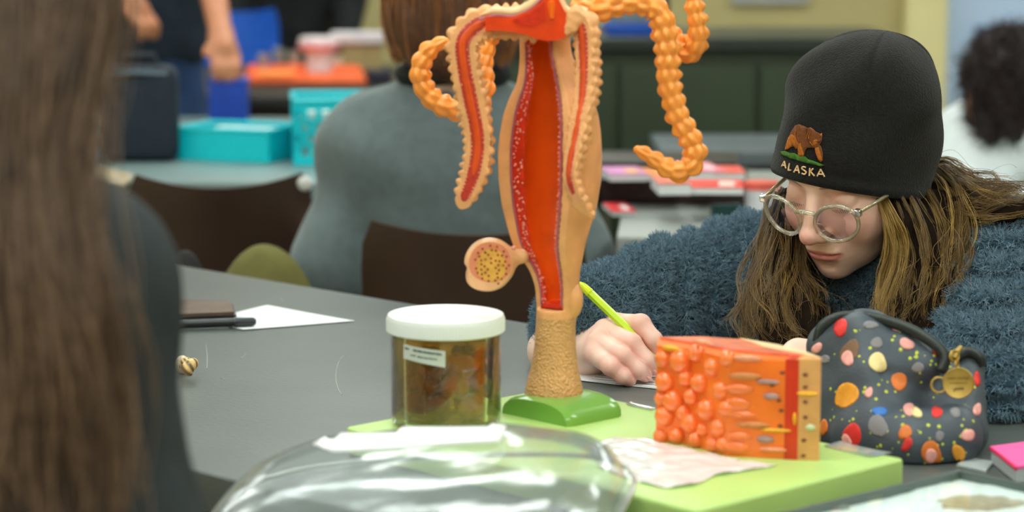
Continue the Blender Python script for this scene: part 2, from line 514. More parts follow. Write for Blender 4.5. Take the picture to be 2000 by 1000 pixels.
# ------------------------------------------------------------------ chairs
M_BROWN = mat('chair_plastic', srgb(58, 40, 30), 0.42, 0.12, 14)
M_CHROME = mat('chair_metal', (0.5, 0.5, 0.5), 0.25, 0.05, metallic=1.0)
M_CAP = mat('screw_cap', srgb(120, 118, 108), 0.4)
def chair(c, yaw, label, m=M_BROWN, w=0.36, back_z=(0.50, 0.80), name='chair', dip=0.015, group='brown plastic classroom chairs', cap_m=M_CAP, cap_pos=(0.30, 0.1), cap_sides=(-1, 1)):
    """back of the chair faces the camera when yaw = 0; c = floor point below the backrest"""
    t = empty(name, (c[0], c[1], 0), label, 'chair', group)
    R = Matrix.Rotation(yaw, 3, 'Z')
    W = lambda x, y, z: Vector((c[0], c[1], 0)) + R @ Vector((x, y, z))
    # curved backrest shell
    V = []; F = []; nx, nz = 18, 8
    for k in (0, 1):
        for i in range(nx + 1):
            for j in range(nz + 1):
                a = i / nx * 2 - 1; b = j / nz
                rnd = 1 - 0.10 * max(0, (abs(2 * b - 1) - 0.6) / 0.4) ** 2
                x = a * w / 2 * rnd
                y = -0.045 * (1 - a * a) + 0.03 * (1 - b) - (0.012 if k == 0 else 0)
                z = back_z[0] + (back_z[1] - back_z[0]) * b - dip * (1 - a * a) * b
                V.append(W(x, y, z))
    n1 = (nx + 1) * (nz + 1)
    for i in range(nx):
        for j in range(nz):
            q = [i * (nz + 1) + j, (i + 1) * (nz + 1) + j, (i + 1) * (nz + 1) + j + 1, i * (nz + 1) + j + 1]
            F.append(q); F.append([n1 + x for x in q[::-1]])
    rim = [(i, 0) for i in range(nx)] + [(nx, j) for j in range(nz)] + [(i, nz) for i in range(nx, 0, -1)] + [(0, j) for j in range(nz, 0, -1)]
    ix = [i * (nz + 1) + j for i, j in rim]
    for q in range(len(ix)):
        r_ = (q + 1) % len(ix); F.append([ix[q], n1 + ix[q], n1 + ix[r_], ix[r_]])
    build('backrest', V, F, m, t, True, auto=50)
    MB().box(W(0, 0.24, 0.445), (w + 0.05, 0.40, 0.03), yaw, 0.012).build('seat', m, t)
    for sx in (-1, 1):
        MB().tube([W(sx * w * 0.40, 0.0, 0.72), W(sx * w * 0.42, 0.03, 0.5), W(sx * w * 0.45, 0.10, 0.43)], 0.011, 10).build('back_post', M_CHROME, t)
        MB().tube([W(sx * w * 0.45, 0.10, 0.43), W(sx * w * 0.5, 0.02, 0.0)], 0.011, 10).build('leg', M_CHROME, t)
        MB().tube([W(sx * w * 0.45, 0.38, 0.43), W(sx * w * 0.5, 0.44, 0.0)], 0.011, 10).build('leg', M_CHROME, t)
        if sx not in cap_sides: continue
        zc = back_z[0] + cap_pos[1]
        ya = -0.045 * (1 - (2 * cap_pos[0]) ** 2) + 0.03 * (1 - cap_pos[1] / (back_z[1] - back_z[0])) - 0.014
        MB().ball(W(sx * w * cap_pos[0], ya, zc), (0.013, 0.006, 0.013), rot=R).build('screw_cap', cap_m, t)
    return t
cA = at(925, 470, 3.50)
chair((cA.x, 3.50), math.radians(-4), 'brown plastic chair that the person in grey fleece sits on', w=0.33, back_z=(0.52, 0.79))
cB = at(430, 420, 4.05)
chair((cB.x, 4.05), math.radians(6), 'empty brown plastic chair in front of the teal baskets', w=0.31, back_z=(0.56, 0.80), dip=0.02, cap_m=mat('cap_white', srgb(220, 220, 215), 0.4), cap_pos=(0.46, 0.222), cap_sides=(1,))

# ------------------------------------------------------------------ far tables
M_GREYTOP = mat('grey_laminate', srgb(120, 140, 140), 0.35, 0.06, 8)
M_BLACKTOP = mat('black_laminate', srgb(40, 38, 38), 0.4, 0.08, 8)
def plain_table(name, x0, x1, y0, y1, label, topmat, ztop=TABLE, rz=0.0, edge=M_EDGE, thick=0.03):
    c = Vector(((x0 + x1) / 2, (y0 + y1) / 2, 0))
    t = empty(name, c, label, 'table', 'far tables')
    R = Matrix.Rotation(rz, 3, 'Z')
    MB().box((c.x, c.y, ztop - thick / 2), (x1 - x0, y1 - y0, thick), rz, 0.005).build('tabletop', topmat, t)
    MB().box((c.x, c.y, ztop - thick - 0.03), (x1 - x0 - 0.12, y1 - y0 - 0.12, 0.06), rz).build('apron', edge, t, smooth=False)
    for sx in (-1, 1):
        for sy in (-1, 1):
            p = c + R @ Vector((sx * ((x1 - x0) / 2 - 0.08), sy * ((y1 - y0) / 2 - 0.08), 0))
            MB().box((p.x, p.y, (ztop - thick) / 2), (0.04, 0.04, ztop - thick), rz).build('leg', M_LEG, t, smooth=False)
    return t
plain_table('far_table', -1.75, -0.12, 4.38, 5.75, 'grey green table holding the teal baskets', M_GREYTOP, rz=math.radians(-4))
plain_table('far_table', -1.35, -0.20, 6.36, 7.68, 'black topped table holding the orange tray and white tub', M_BLACKTOP)
plain_table('far_table', 0.19, 0.74, 3.60, 4.55, 'grey topped table with red booklets behind the writing person', mat('grey_top2', srgb(150, 155, 150), 0.4, 0.05, 8), rz=math.radians(-4))
plain_table('far_table', 0.30, 0.66, 4.85, 5.25, 'small dark table with a grey edge beside the green cabinet', mat('steel_edge', srgb(96, 104, 108), 0.35, 0.05), edge=mat('dark_brown', srgb(44, 30, 26), 0.5), ztop=0.755)

# dark green cabinet
M_DGREEN = mat('green_laminate', srgb(46, 62, 40), 0.4, 0.15, 3)
cb = empty('lab_cabinet', (0.40, 5.75, 0), 'dark green lab cabinet standing against the beige wall', 'cabinet')
MB().box((0.40, 5.75, 0.47), (0.94, 0.5, 0.90), 0, 0.004).build('body', M_DGREEN, cb)
MB().box((0.40, 5.74, 0.935), (0.97, 0.54, 0.03), 0, 0.004).build('worktop', mat('cab_top', srgb(40, 48, 44), 0.35), cb)
for i in range(3):
    d = MB().box((0.40 - 0.315 + 0.315 * i, 5.492, 0.47), (0.305, 0.018, 0.84), 0, 0.004).build('door', M_DGREEN, cb)
    MB().box((0.40 - 0.315 + 0.315 * i + 0.13, 5.478, 0.55), (0.012, 0.02, 0.1), 0, 0.003).build('handle', M_CHROME, d)
MB().box((0.40, 5.75, 0.01), (0.88, 0.44, 0.02)).build('plinth', M_LEG, cb, smooth=False)
# things on the cabinet
p = at(1235, 102, 5.66)
tag(MB().box((p.x, 5.66, 0.95 + 0.013), (0.13, 0.16, 0.026), 0.05, 0.004).build('folder_box', mat('blue_plastic', srgb(10, 74, 178), 0.4)), 'flat bright blue plastic box on the green cabinet', 'box')
tag(MB().box((p.x - 0.004, 5.69, 0.95 + 0.026 + 0.02), (0.11, 0.13, 0.04), 0.02, 0.006).build('grey_case', mat('grey_case', srgb(122, 134, 134), 0.4)), 'grey case lying on top of the blue box', 'case')
p = at(1290, 60, 5.7)
bt = empty('black_bottle', (p.x, 5.7, 0.95), 'slim black bottle standing on the cabinet beside grey case', 'bottle')
MB().lathe((p.x, 5.7, 0.95), [(0, 0), (0.02, 0), (0.021, 0.01), (0.021, 0.09), (0.012, 0.11)], 16).build('body', mat('blackp', srgb(32, 34, 32), 0.4), bt)
MB().lathe((p.x, 5.7, 1.06), [(0.013, 0), (0.013, 0.03), (0, 0.031)], 16).build('cap', mat('capgrey', srgb(70, 70, 66), 0.4), bt)
# ------------------------------------------------------------------ hydra model on its green base plate
M_LIME = mat('lime_plate', srgb(184, 216, 124), 0.35, 0.04, 8)
M_GREEN = mat('mound_green', srgb(120, 172, 74), 0.22, 0.06, 10, coat=0.3)
M_TAN = mat('model_tan', srgb(238, 172, 112), 0.45, 0.10, 60, 0.25, 300, sss=0.1, sss_r=(0.006, 0.003, 0.0015))
M_FOOT = mat('model_foot', srgb(222, 166, 106), 0.36, 0.07, 150, 0.8, 420, bump_type='voronoi', sss=0.1, sss_r=(0.006, 0.003, 0.0015))
M_PURP = mat('model_purple', srgb(176, 92, 104), 0.4, 0.15, 300)
M_RED = mat('model_red', srgb(214, 46, 18), 0.3, 0.15, 120, 0.3, 260)
M_CAV = mat('model_cavity', srgb(255, 106, 26), 0.3, 0.10, 40)
M_ORANGE = mat('model_orange', srgb(252, 160, 70), 0.34, 0.08, 80, sss=0.25, sss_r=(0.008, 0.004, 0.0015))
M_ORANGE2 = mat('model_orange_bright', srgb(250, 108, 20), 0.3, 0.1, 60)
M_CORE = mat('model_core', srgb(196, 62, 44), 0.35, 0.2, 200)
M_CORE2 = mat('model_core_orange', srgb(226, 84, 28), 0.32, 0.15, 60)
M_BEAD = mat('model_bead', srgb(232, 150, 128), 0.3, 0.1)
PT = TABLE + 0.026
pl_l, pl_b, pl_r = on(650, 828, PT), on(1080, 757, PT), on(1766, 896, PT)
ex = (pl_r - pl_b); ey = (pl_l - pl_b)
ex_n = ex.normalized(); ey_n = (ey - ex_n * ey.dot(ex_n)).normalized()
LX, LY = ex.length, ey.dot(ey_n)
hyd = empty('hydra_model', (pl_b + (ex_n * LX + ey_n * LY) / 2).to_tuple()[:2] + (TABLE,), 'orange and red cutaway hydra teaching model on a lime green base plate', 'model')
rz = math.atan2(ex_n.y, ex_n.x)
c = pl_b + ex_n * LX / 2 + ey_n * LY / 2
MB().box((c.x, c.y, TABLE + 0.0135), (LX, LY, 0.026), rz, 0.004).build('base_plate', M_LIME, hyd)

HY = 2.21                                    # distance of the column's axis
PXM = HY / FPX * 1.012
zof = lambda v, Y=HY: at(1075, v, Y).z
xof = lambda u, v, Y=HY: at(u, v, Y).x
# mound: extruded dome section
ma, mb_ = on(985, 800, PT), on(1195, 806, PT)
mc = at(1085, 800, HY)
mound_x = (on(1190, 800, PT) - on(1075, 838, PT)); mound_x.z = 0
V = []; F = []
P0, P1 = on(1035, 838, PT), on(1152, 808, PT)
mdir = Vector((ex_n.x, ex_n.y, 0)); mper = Vector((ey_n.x, ey_n.y, 0))
cen = Vector((xof(1084, 790) + 0.006, HY - 0.010, PT))
NA, NS = 14, 10
Lm, Wm, Hm = 0.072, 0.092, 0.020
for i in range(NS + 1):
    s = (i / NS * 2 - 1)
    shrink = 1 - 0.08 * max(0, abs(s) - 0.8) / 0.2
    for j in range(NA + 1):
        a = math.pi * j / NA
        w = math.copysign(abs(math.cos(a)) ** 0.75, math.cos(a)) * Wm / 2 * shrink
        h = (math.sin(a) ** 0.75) * Hm * shrink
        V.append(cen + mdir * w + mper * (-s * Lm / 2) + Vector((0, 0, h)))
for i in range(NS):
    for j in range(NA):
        F.append([i * (NA + 1) + j, (i + 1) * (NA + 1) + j, (i + 1) * (NA + 1) + j + 1, i * (NA + 1) + j + 1])
F.append([j for j in range(NA + 1)]); F.append([NS * (NA + 1) + j for j in range(NA, -1, -1)])
build('mound', V, F, M_GREEN, hyd, True, auto=55)

prof = [(-24, 1078, 9), (-5, 1077, 16), (20, 1070, 34), (45, 1066, 47), (75, 1064, 49), (105, 1066, 50), (140, 1072, 58), (165, 1075, 66), (195, 1076, 82), (224, 1076, 92),
        (260, 1075, 98), (300, 1074, 101), (350, 1074, 100), (400, 1073, 93), (440, 1072, 82), (475, 1072, 72), (505, 1078, 60), (530, 1084, 49), (560, 1088, 43), (600, 1088, 40), (640, 1085, 39),
        (680, 1084, 41), (720, 1083, 47), (750, 1082, 55), (770, 1082, 58), (790, 1082, 57)]
pz = np.array([zof(p[0]) for p in prof])[::-1]; px = np.array([xof(p[1], p[0]) for p in prof])[::-1]; pr = np.array([p[2] * PXM for p in prof])[::-1]
zz = np.linspace(pz[0], pz[-1], 400)
ker = np.hanning(17); ker /= ker.sum()
sm = lambda a: np.convolve(np.pad(a, 8, mode='edge'), ker, 'valid')
tabx, tabr = sm(np.interp(zz, pz, px)), sm(np.interp(zz, pz, pr))
AX = lambda z: np.interp(z, zz, tabx); RAD = lambda z: np.interp(z, zz, tabr)
ca = math.radians(34)
nx_, ny_ = -math.sin(ca), -math.cos(ca)       # the cut faces left of the camera
tx_, ty_ = math.cos(ca), -math.sin(ca)        # along the cut, to the right
zb, zt = zof(602), zof(-6)
def cut_d(P, k=0.55):
    r = RAD(P[2])
    return (P[0] - AX(P[2])) * nx_ + (P[1] - HY) * ny_ - k * r
def col_d(P, off, sh=0.0):
    r = RAD(P[2])
    return np.sqrt((P[0] - AX(P[2]) - sh * tx_ * r) ** 2 + (P[1] - HY - sh * ty_ * r) ** 2) - np.maximum(r * (1 - off) , 0.002)
def zslab(P, a, b): return np.maximum(a - P[2], P[2] - b)
def outer_f(P):
    d = np.maximum(col_d(P, 0) * 0.9, zslab(P, zz[0], zz[-1]))
    inner = np.maximum(col_d(P, 0.20, 0.04), zslab(P, zb, zt))
    cut = np.maximum(-cut_d(P), zb - P[2])
    return np.maximum(np.maximum(d, -inner), -cut)
def lining_f(P):
    d = np.maximum(col_d(P, 0.215, 0.045) * 0.9, zslab(P, zb + 0.001, zt - 0.002))
    cav = np.maximum(col_d(P, 0.34, 0.16), zslab(P, zb + 0.006, zof(22)))
    cut = -cut_d(P, 0.54)
    return np.maximum(np.maximum(d, -cav), -cut)
lo = (tabx.min() - 0.062, HY - 0.06, zz[0] - 0.004); hi = (tabx.max() + 0.062, HY + 0.06, zz[-1] + 0.004)
V, F = sdf_mesh(outer_f, lo, hi, 0.0013)
wall = build('body_wall', V, F, M_TAN, hyd)
wall.data.materials.append(M_FOOT)
fz = V[F].mean(1)[:, 2]
wall.data.polygons.foreach_set('material_index', (fz < zof(618)).astype(np.int32)); wall.data.update()
V, F = sdf_mesh(lining_f, lo, hi, 0.0013)
lin = build('gastric_lining', V, F, M_RED, hyd)
lin.data.materials.append(M_CAV)
fc = V[F].mean(1)
cavm = (np.abs(col_d((fc[:, 0], fc[:, 1], fc[:, 2]), 0.34, 0.16)) < 0.0022) & (cut_d((fc[:, 0], fc[:, 1], fc[:, 2]), 0.54) < -0.0016)
lin.data.polygons.foreach_set('material_index', cavm.astype(np.int32)); lin.data.update()
# purple line between wall and lining on the cut, and pale beads along it
def cut_point(z, lateral):
    r = RAD(z)
    return Vector((AX(z) + nx_ * 0.55 * r + tx_ * lateral * r, HY + ny_ * 0.55 * r + ty_ * lateral * r, z))
for sg, off, shf in ((-1, 0.205, 0.04), (1, 0.205, 0.04)):
    pts = []
    for z in np.linspace(zb + 0.004, zof(75), 60):
        pts.append(cut_point(z, shf + sg * math.sqrt((1 - off) ** 2 - 0.55 ** 2)))
    MB().tube(pts, 0.0012, 6).build('mesoglea_line', M_PURP, hyd)
bd = MB(); r_ = np.random.default_rng(5)
for sg in (-1, 1):
    z = zb + 0.008
    while z < zof(80):
        l0 = 0.045 + sg * math.sqrt(0.785 ** 2 - 0.54 ** 2); 
        for _ in range(2 if sg < 0 else 1):
            lat = l0 - sg * r_.uniform(0.04, 0.26 if sg < 0 else 0.07)
            bd.ball(cut_point(z + r_.uniform(-0.002, 0.002), lat) + Vector((nx_, ny_, 0)) * -0.0002, r_.uniform(0.0006, 0.0012), 6, 4)
        z += r_.uniform(0.0022, 0.0042)
for k in range(90):
    z = r_.uniform(zof(590), zof(300)); l = r_.uniform(0.25, 0.5)
    rr = RAD(z); q = math.sqrt(max(0, 0.66 ** 2 - (l - 0.16) ** 2)) * -1
    bd.ball((AX(z) + tx_ * l * rr + nx_ * q * rr, HY + ty_ * l * rr + ny_ * q * rr, z), 0.0008, 6, 4)
tag(bd.build('cell_beads', M_BEAD, hyd), 'tiny pale beads on the red lining', kind='stuff')
# mouth channel
MB().tube([at(1077, -22, HY - 0.012), at(1077, 8, HY - 0.0415), at(1078, 36, HY - 0.0420)], [0.003, 0.0036, 0.002], 10).build('mouth_channel', M_ORANGE2, hyd)

def bump_fun(period, m, amp, sharp=1.0, seed=0):
    def f(s, ph):
        row = np.floor(s / period)
        a = 0.5 + 0.5 * np.cos(m * ph + np.pi * row)
        b = np.abs(np.sin(np.pi * s / period))
        jit = 0.75 + 0.25 * np.sin(row * 12.9 + np.floor(m * ph / (2 * np.pi) + 0.5 * row) * 7.3)
        return 1 - amp * 0.4 + amp * (a ** sharp) * (b ** sharp) * jit * 1.4
    return f
def tentacle(pts, rads, m, amp=0.3, period=0.011, mm=7, name='tentacle', sides=42, sharp=1.0):
    P = spline([tuple(p) for p in pts], 220)
    R = np.interp(np.linspace(0, 1, 220), np.linspace(0, 1, len(rads)), rads)
    e = np.linspace(0, 1, 220); R = R * np.sqrt(np.clip((1 - e) / 0.012, 0.02, 1))
    V, F = tube_mesh(P, R, sides, True, bump_fun(period, mm, amp, sharp))
    return build(name, V, np.array([f for f in F if len(f) == 4]), m, hyd)
q = PXM
# whole tentacles
tentacle([at(1130, 8, HY + 0.02), at(1170, 18, HY + 0.0), at(1230, 6, HY + 0.0), at(1285, 22, HY + 0.0), at(1302, 90, HY), at(1306, 160, HY), at(1325, 225, HY), at(1352, 280, HY), at(1352, 318, HY), at(1318, 334, HY),
          at(1275, 310, HY), at(1238, 288, HY)], [24 * q, 23 * q, 22 * q, 23 * q, 23 * q, 22 * q, 21 * q, 21 * q, 21 * q, 20 * q, 15 * q, 8 * q], M_ORANGE, 0.34, 0.0125, 7)
tentacle([at(1290, 40, HY + 0.035), at(1318, 78, HY + 0.03), at(1350, 102, HY + 0.02), at(1363, 70, HY + 0.012), at(1356, 10, HY + 0.01), at(1348, -50, HY + 0.01)], [22 * q, 22 * q, 21 * q, 19 * q, 17 * q, 10 * q], M_ORANGE, 0.36, 0.012, 7, sharp=1.3)
tentacle([at(1012, 40, HY + 0.05), at(960, 70, HY + 0.055), at(946, 120, HY + 0.05), at(945, 175, HY + 0.04), at(925, 208, HY + 0.035), at(880, 212, HY + 0.03), at(836, 185, HY + 0.03), at(821, 140, HY + 0.03), at(838, 100, HY + 0.03), at(876, 76, HY + 0.03)],
         [20 * q, 18 * q, 18 * q, 20 * q, 21 * q, 21 * q, 20 * q, 20 * q, 18 * q, 8 * q], M_ORANGE, 0.26, 0.0125, 7)
# cut tentacles: bumpy tan back, flat red core with a purple border
def cut_tentacle(pts, rads, nrm, wid=0.62):
    n = 200
    P = spline([tuple(p) for p in pts], n)
    R = np.interp(np.linspace(0, 1, n), np.linspace(0, 1, len(rads)), rads)
    e = np.linspace(0, 1, n); Re = R * np.sqrt(np.clip((1 - e) / 0.02, 0.02, 1))
    V, F = tube_mesh(P, Re, 36, True, bump_fun(0.0085, 9, 0.26))
    V = np.array(V).reshape(n, 36, 3); nn = np.array(nrm)
    h = ((V - P[:, None]) @ nn); lim = 0.42 * R[:, None]
    V = V - np.clip(h - lim, 0, None)[..., None] * nn
    sh = build('cut_tentacle', V.reshape(-1, 3), np.array([f for f in F if len(f) == 4]), M_TAN, hyd)
    T, _, _ = frames(P); S = np.cross(T, nn); S /= np.linalg.norm(S, axis=1)[:, None]
    for nm, w, hh, m in (('mesoglea_band', wid + 0.10, 0.45, M_PURP), ('red_core', wid, 0.49, M_CORE), ('orange_core', wid * 0.5, 0.53, M_CORE2)):
        k = int(n * 0.93) if nm != 'orange_core' else int(n * 0.80)
        Vv = []; Ff = []; Q = 9
        for i in range(k):
            tp = min(1, (k - i) / 8) ** 0.5
            for j in range(Q):
                a = j / (Q - 1) * 2 - 1
                Vv.append(P[i] + S[i] * a * w * R[i] * tp + nn * R[i] * (hh - 0.10 * abs(a) ** 4))
        for i in range(k - 1):
            for j in range(Q - 1):
                Ff.append([i * Q + j, i * Q + j + 1, (i + 1) * Q + j + 1, (i + 1) * Q + j])
        build(nm, Vv, np.array(Ff), m, sh)
    bb = MB(); r = np.random.default_rng(len(pts))
    for i in range(6, int(n * 0.92), 3):
        for sg in (-1, 1):
            bb.ball(P[i] + S[i] * sg * wid * R[i] * r.uniform(0.7, 0.98) + nn * R[i] * 0.5, r.uniform(0.0005, 0.0009), 6, 4)
    tag(bb.build('cell_beads', M_BEAD, sh), kind='stuff')
nl = (-math.sin(math.radians(10)), -math.cos(math.radians(10)), 0)
cut_tentacle([at(1052, 46, HY - 0.024), at(985, 44, HY - 0.024), at(940, 46, HY - 0.026), at(908, 78, HY - 0.026), at(909, 130, HY - 0.026), at(923, 200, HY - 0.026), at(935, 270, HY - 0.026), at(929, 330, HY - 0.026), at(911, 380, HY - 0.026), at(898, 408, HY - 0.026)],
             [33 * q, 32 * q, 32 * q, 31 * q, 30 * q, 30 * q, 29 * q, 27 * q, 22 * q, 9 * q], nl, 0.50)
nr = (-math.sin(math.radians(42)), -math.cos(math.radians(42)), 0)
cut_tentacle([at(1085, 55, HY - 0.03), at(1110, 42, HY - 0.036), at(1140, 50, HY - 0.040), at(1147, 110, HY - 0.044), at(1145, 180, HY - 0.05), at(1133, 250, HY - 0.056), at(1120, 310, HY - 0.06), at(1117, 350, HY - 0.062), at(1134, 395, HY - 0.062), at(1160, 428, HY - 0.06)],
             [24 * q, 26 * q, 27 * q, 25 * q, 24 * q, 23 * q, 19 * q, 17 * q, 16 * q, 7 * q], nr, 0.5)
# cut crown: red funnel between the arms with a tan ridge over it
def crown(poly, y0, y1, name, m):
    n = len(poly)
    V = [at(u, v, y0) for u, v in poly] + [at(u, v, y1) for u, v in poly]
    F = [list(range(n)), list(range(2 * n - 1, n - 1, -1))] + [[i, n + i, n + (i + 1) % n, (i + 1) % n] for i in range(n)]
    o = build(name, V, F, m, hyd, smooth=False)
    b2 = bmesh.new(); b2.from_mesh(o.data); bmesh.ops.triangulate(b2, faces=b2.faces); bmesh.ops.recalc_face_normals(b2, faces=b2.faces); b2.to_mesh(o.data); b2.free()
    return o
crown([(948, 32), (1000, 34), (1036, 20), (1064, -2), (1076, -10), (1090, -4), (1104, 24), (1128, 28), (1140, 46), (1126, 58), (1112, 62), (1105, 72), (1090, 79), (1068, 80), (1046, 76), (1030, 69), (1004, 63), (975, 60), (948, 60)], HY - 0.0415, HY - 0.030, 'crown_section', mat('crown_orange', srgb(236, 66, 14), 0.3, 0.12, 60))
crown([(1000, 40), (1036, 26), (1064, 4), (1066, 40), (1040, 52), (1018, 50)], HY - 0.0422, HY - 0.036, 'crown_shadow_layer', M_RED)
for pts, rr in (([(936, 30), (968, 22), (1004, 24), (1036, 10), (1060, -12), (1070, -24)], 9), ([(1084, -24), (1094, 4), (1108, 24), (1130, 20), (1146, 24)], 9)):
    pp_ = spline([tuple(at(u, v, HY - 0.036)) for u, v in pts], 40)
    MB().tube(pp_, rr * q * np.clip(np.linspace(0.1, 4.5, 40), 0, 1), 12).build('crown_ridge', mat('crown_tan', srgb(244, 196, 146), 0.4, 0.08, 80), hyd)
    MB().tube(pp_ + np.array([0, -0.004, -0.0036]), 0.0012, 8).build('mesoglea_line', M_PURP, hyd)
# ovary on its stalk: cut disc with yellow dotted yolk
oy = HY - 0.012
oc = at(957, 514, oy)
def ov_f(P):
    d = ell(P, oc, (50 * q, 0.020, 50 * q))
    d = smin(d, ell(P, at(948, 545, oy), (36 * q, 0.017, 22 * q)), 0.006)
    d = smax(d, -ell(P, at(905, 527, oy - 0.01), (6 * q, 0.02, 5 * q)), 0.004)
    d = smin(d, cap(P, at(985, 503, oy), at(1018, 500, HY - 0.006), 12 * q, 15 * q), 0.008)
    return np.maximum(d, (oy - 0.010) - P[1])
V, F = sdf_mesh(ov_f, *bounds(at(890, 450, oy), at(1050, 580, oy), pad=0.022), 0.001)
ov = build('ovary', V, F, mat('ovary_tan', srgb(232, 176, 126), 0.4, 0.08, 80), hyd)
disc = lambda nm, u, v, ru, rv, dy, m, par, sd=0: build(nm, [at(u, v, oy - 0.0102 - dy)] + [at(u + ru * (1 + 0.04 * math.sin(3 * a + sd)) * math.cos(a), v + rv * (1 + 0.04 * math.cos(2 * a + sd)) * math.sin(a), oy - 0.0100 - dy * 0.6) for a in np.linspace(0, 2 * np.pi, 28, endpoint=False)], [[0, 1 + (i + 1) % 28, 1 + i] for i in range(28)], m, par)
disc('pink_band', 958, 512, 42, 41, 0.0005, mat('ovary_pink', srgb(222, 136, 96), 0.4, 0.08, 90), ov)
disc('yolk', 960, 518, 29, 33, 0.0011, mat('ovary_yolk', srgb(222, 166, 70), 0.45, 0.15, 120), ov)
dd = MB(); M_DOT = mat('yolk_dots', srgb(150, 62, 30), 0.5, 0.2)
r_ = np.random.default_rng(3); used = []
for k in range(400):
    a, rr = r_.uniform(0, 6.28), math.sqrt(r_.uniform(0, 1)) * 1.15
    u, v = 960 + 30 * rr * math.cos(a), 518 + 34 * rr * math.sin(a)
    if all((u - x) ** 2 + (v - y) ** 2 > 52 for x, y in used) and len(used) < 44:
        used.append((u, v)); dd.ball(at(u, v, oy - 0.0116), (0.0011, 0.0005, 0.0011), 7, 5)
tag(dd.build('yolk_dots', M_DOT, ov), kind='stuff')
MB().ball(at(1003, 484, oy - 0.012), 0.0022, 8, 6).build('cell_bead', M_BEAD, ov)
# knob on the right of the foot
MB().ball(at(1118, 585, HY - 0.005), (0.010, 0.012, 0.018), 14, 10).build('bud_scar', M_TAN, hyd)

# ------------------------------------------------------------------ tissue block standing on the plate
BT = PT + 0.088
bf = [on(1281, 862, PT), on(1345, 872, PT), on(1420, 892, PT), on(1552, 899, PT), on(1600, 901, PT)]
tb_ = [on(1285, 657, BT), on(1370, 656, BT), on(1445, 661, BT), on(1520, 674, BT), on(1580, 690, BT), on(1604, 700, BT)]
ORG = mat('tissue_orange', srgb(255, 124, 40), 0.3, 0.14, 35, sss=0.2, sss_r=(0.01, 0.004, 0.001), coat=0.2)
REDL = mat('tissue_red', srgb(214, 52, 22), 0.3, 0.12, 50, coat=0.2)
TANL = mat('tissue_tan', srgb(222, 160, 96), 0.45, 0.1, 60)
CREAM = mat('tissue_cream', srgb(238, 200, 150), 0.45, 0.1, 60)
blk = MB()
L0, L1, Mf, Rf, Re_ = bf
back = [Vector((p.x, p.y, 0)) for p in tb_]
core = [L0, L1 + Vector((0.0, 0.004, 0)), Mf, Rf, back[4], back[3], back[2], back[1], back[0]]
block = blk.prism([(p.x, p.y) for p in core], PT, BT - 0.002).build('tissue_block', ORG, hyd, smooth=False)
tag(block, 'glossy orange block of enlarged body wall tissue')
MB().prism([(p.x, p.y) for p in (Rf + (Mf - Rf) * 0.16 + Vector((0, -0.0008, 0)), Rf + (Re_ - Rf) * 0.1 + Vector((0, -0.0008, 0)), back[4] + Vector((-0.004, 0.0, 0)), back[4] + Vector((-0.012, 0, 0)))], PT, BT - 0.001).build('red_layer', REDL, block, smooth=False)
MB().prism([(p.x, p.y) for p in (Rf + Vector((0.0, -0.0004, 0)), Re_, Re_ + (back[5] - Re_) * 0.9, back[5], back[4])], PT, BT).build('outer_layer', TANL, block, smooth=False)
topq = [back[2], back[3], back[4], back[5], Re_ + (back[5] - Re_) * 0.6, Rf + (back[4] - Rf) * 0.7, core[5] + (Mf - core[5]) * 0.25]
MB().prism([(p.x, p.y) for p in topq], BT - 0.0022, BT + 0.0006).build('top_rim', CREAM, block, smooth=False)
MB().prism([(p.x, p.y) for p in [back[0] + Vector((0.002, -0.003, 0)), back[1] + Vector((0, -0.003, 0)), back[2] + Vector((0, -0.004, 0)), Rf + (back[4] - Rf) * 0.55, Mf + (back[2] - Mf) * 0.35, L1 + (back[1] - L1) * 0.4]], BT - 0.0022, BT + 0.0002).build('top_pink', mat('tissue_pink', srgb(226, 120, 90), 0.3, 0.25, 60), block, smooth=False)
by = lambda u: np.interp(u, [1281, 1345, 1420, 1552, 1600], [p.y for p in bf])
CELL = mat('gland_cell', srgb(252, 124, 56), 0.18, 0.06, 40, sss=0.2, sss_r=(0.01, 0.004, 0.001), coat=0.5)
r_ = np.random.default_rng(11); cells = []
spots = [(1330, 705, 19), (1300, 745, 17), (1368, 748, 16), (1340, 738, 14), (1392, 718, 15), (1316, 782, 18), (1352, 775, 14), (1383, 800, 18), (1300, 812, 17), (1350, 826, 17), (1410, 762, 15), (1322, 850, 14), (1360, 858, 14), (1395, 868, 13),
         (1296, 700, 14), (1405, 835, 15), (1292, 852, 13), (1420, 798, 14), (1360, 690, 14), (1420, 700, 13), (1335, 806, 13), (1293, 778, 12), (1375, 838, 12), (1414, 868, 13)]
for u, v, r in spots:
    Y = by(u) - 0.001
    MB().ball(at(u, v, Y + 0.004), r * 1.3 * Y / FPX, 16, 12).build('gland_cell', CELL, block)
M_TS = mat('tissue_streak', srgb(206, 128, 66), 0.4, 0.15, 80); M_GS = mat('tissue_grey', srgb(170, 132, 128), 0.4, 0.3, 90); M_YS = mat('tissue_yellow', srgb(240, 176, 30), 0.4, 0.1); M_PK = mat('tissue_pale', srgb(240, 150, 110), 0.3, 0.2, 90)
def streak(u, v, ru, rv, m, nm='streak', dy=0.0):
    Y = by(u) - 0.0006 - dy
    a = math.atan2(by(u + 20) - by(u - 20), at(u + 20, v, Y).x - at(u - 20, v, Y).x)
    MB().ball(at(u, v, Y), (ru * Y / FPX, 0.0025, rv * Y / FPX), 16, 8, rot=Matrix.Rotation(a, 3, 'Z')).build(nm, m, block)
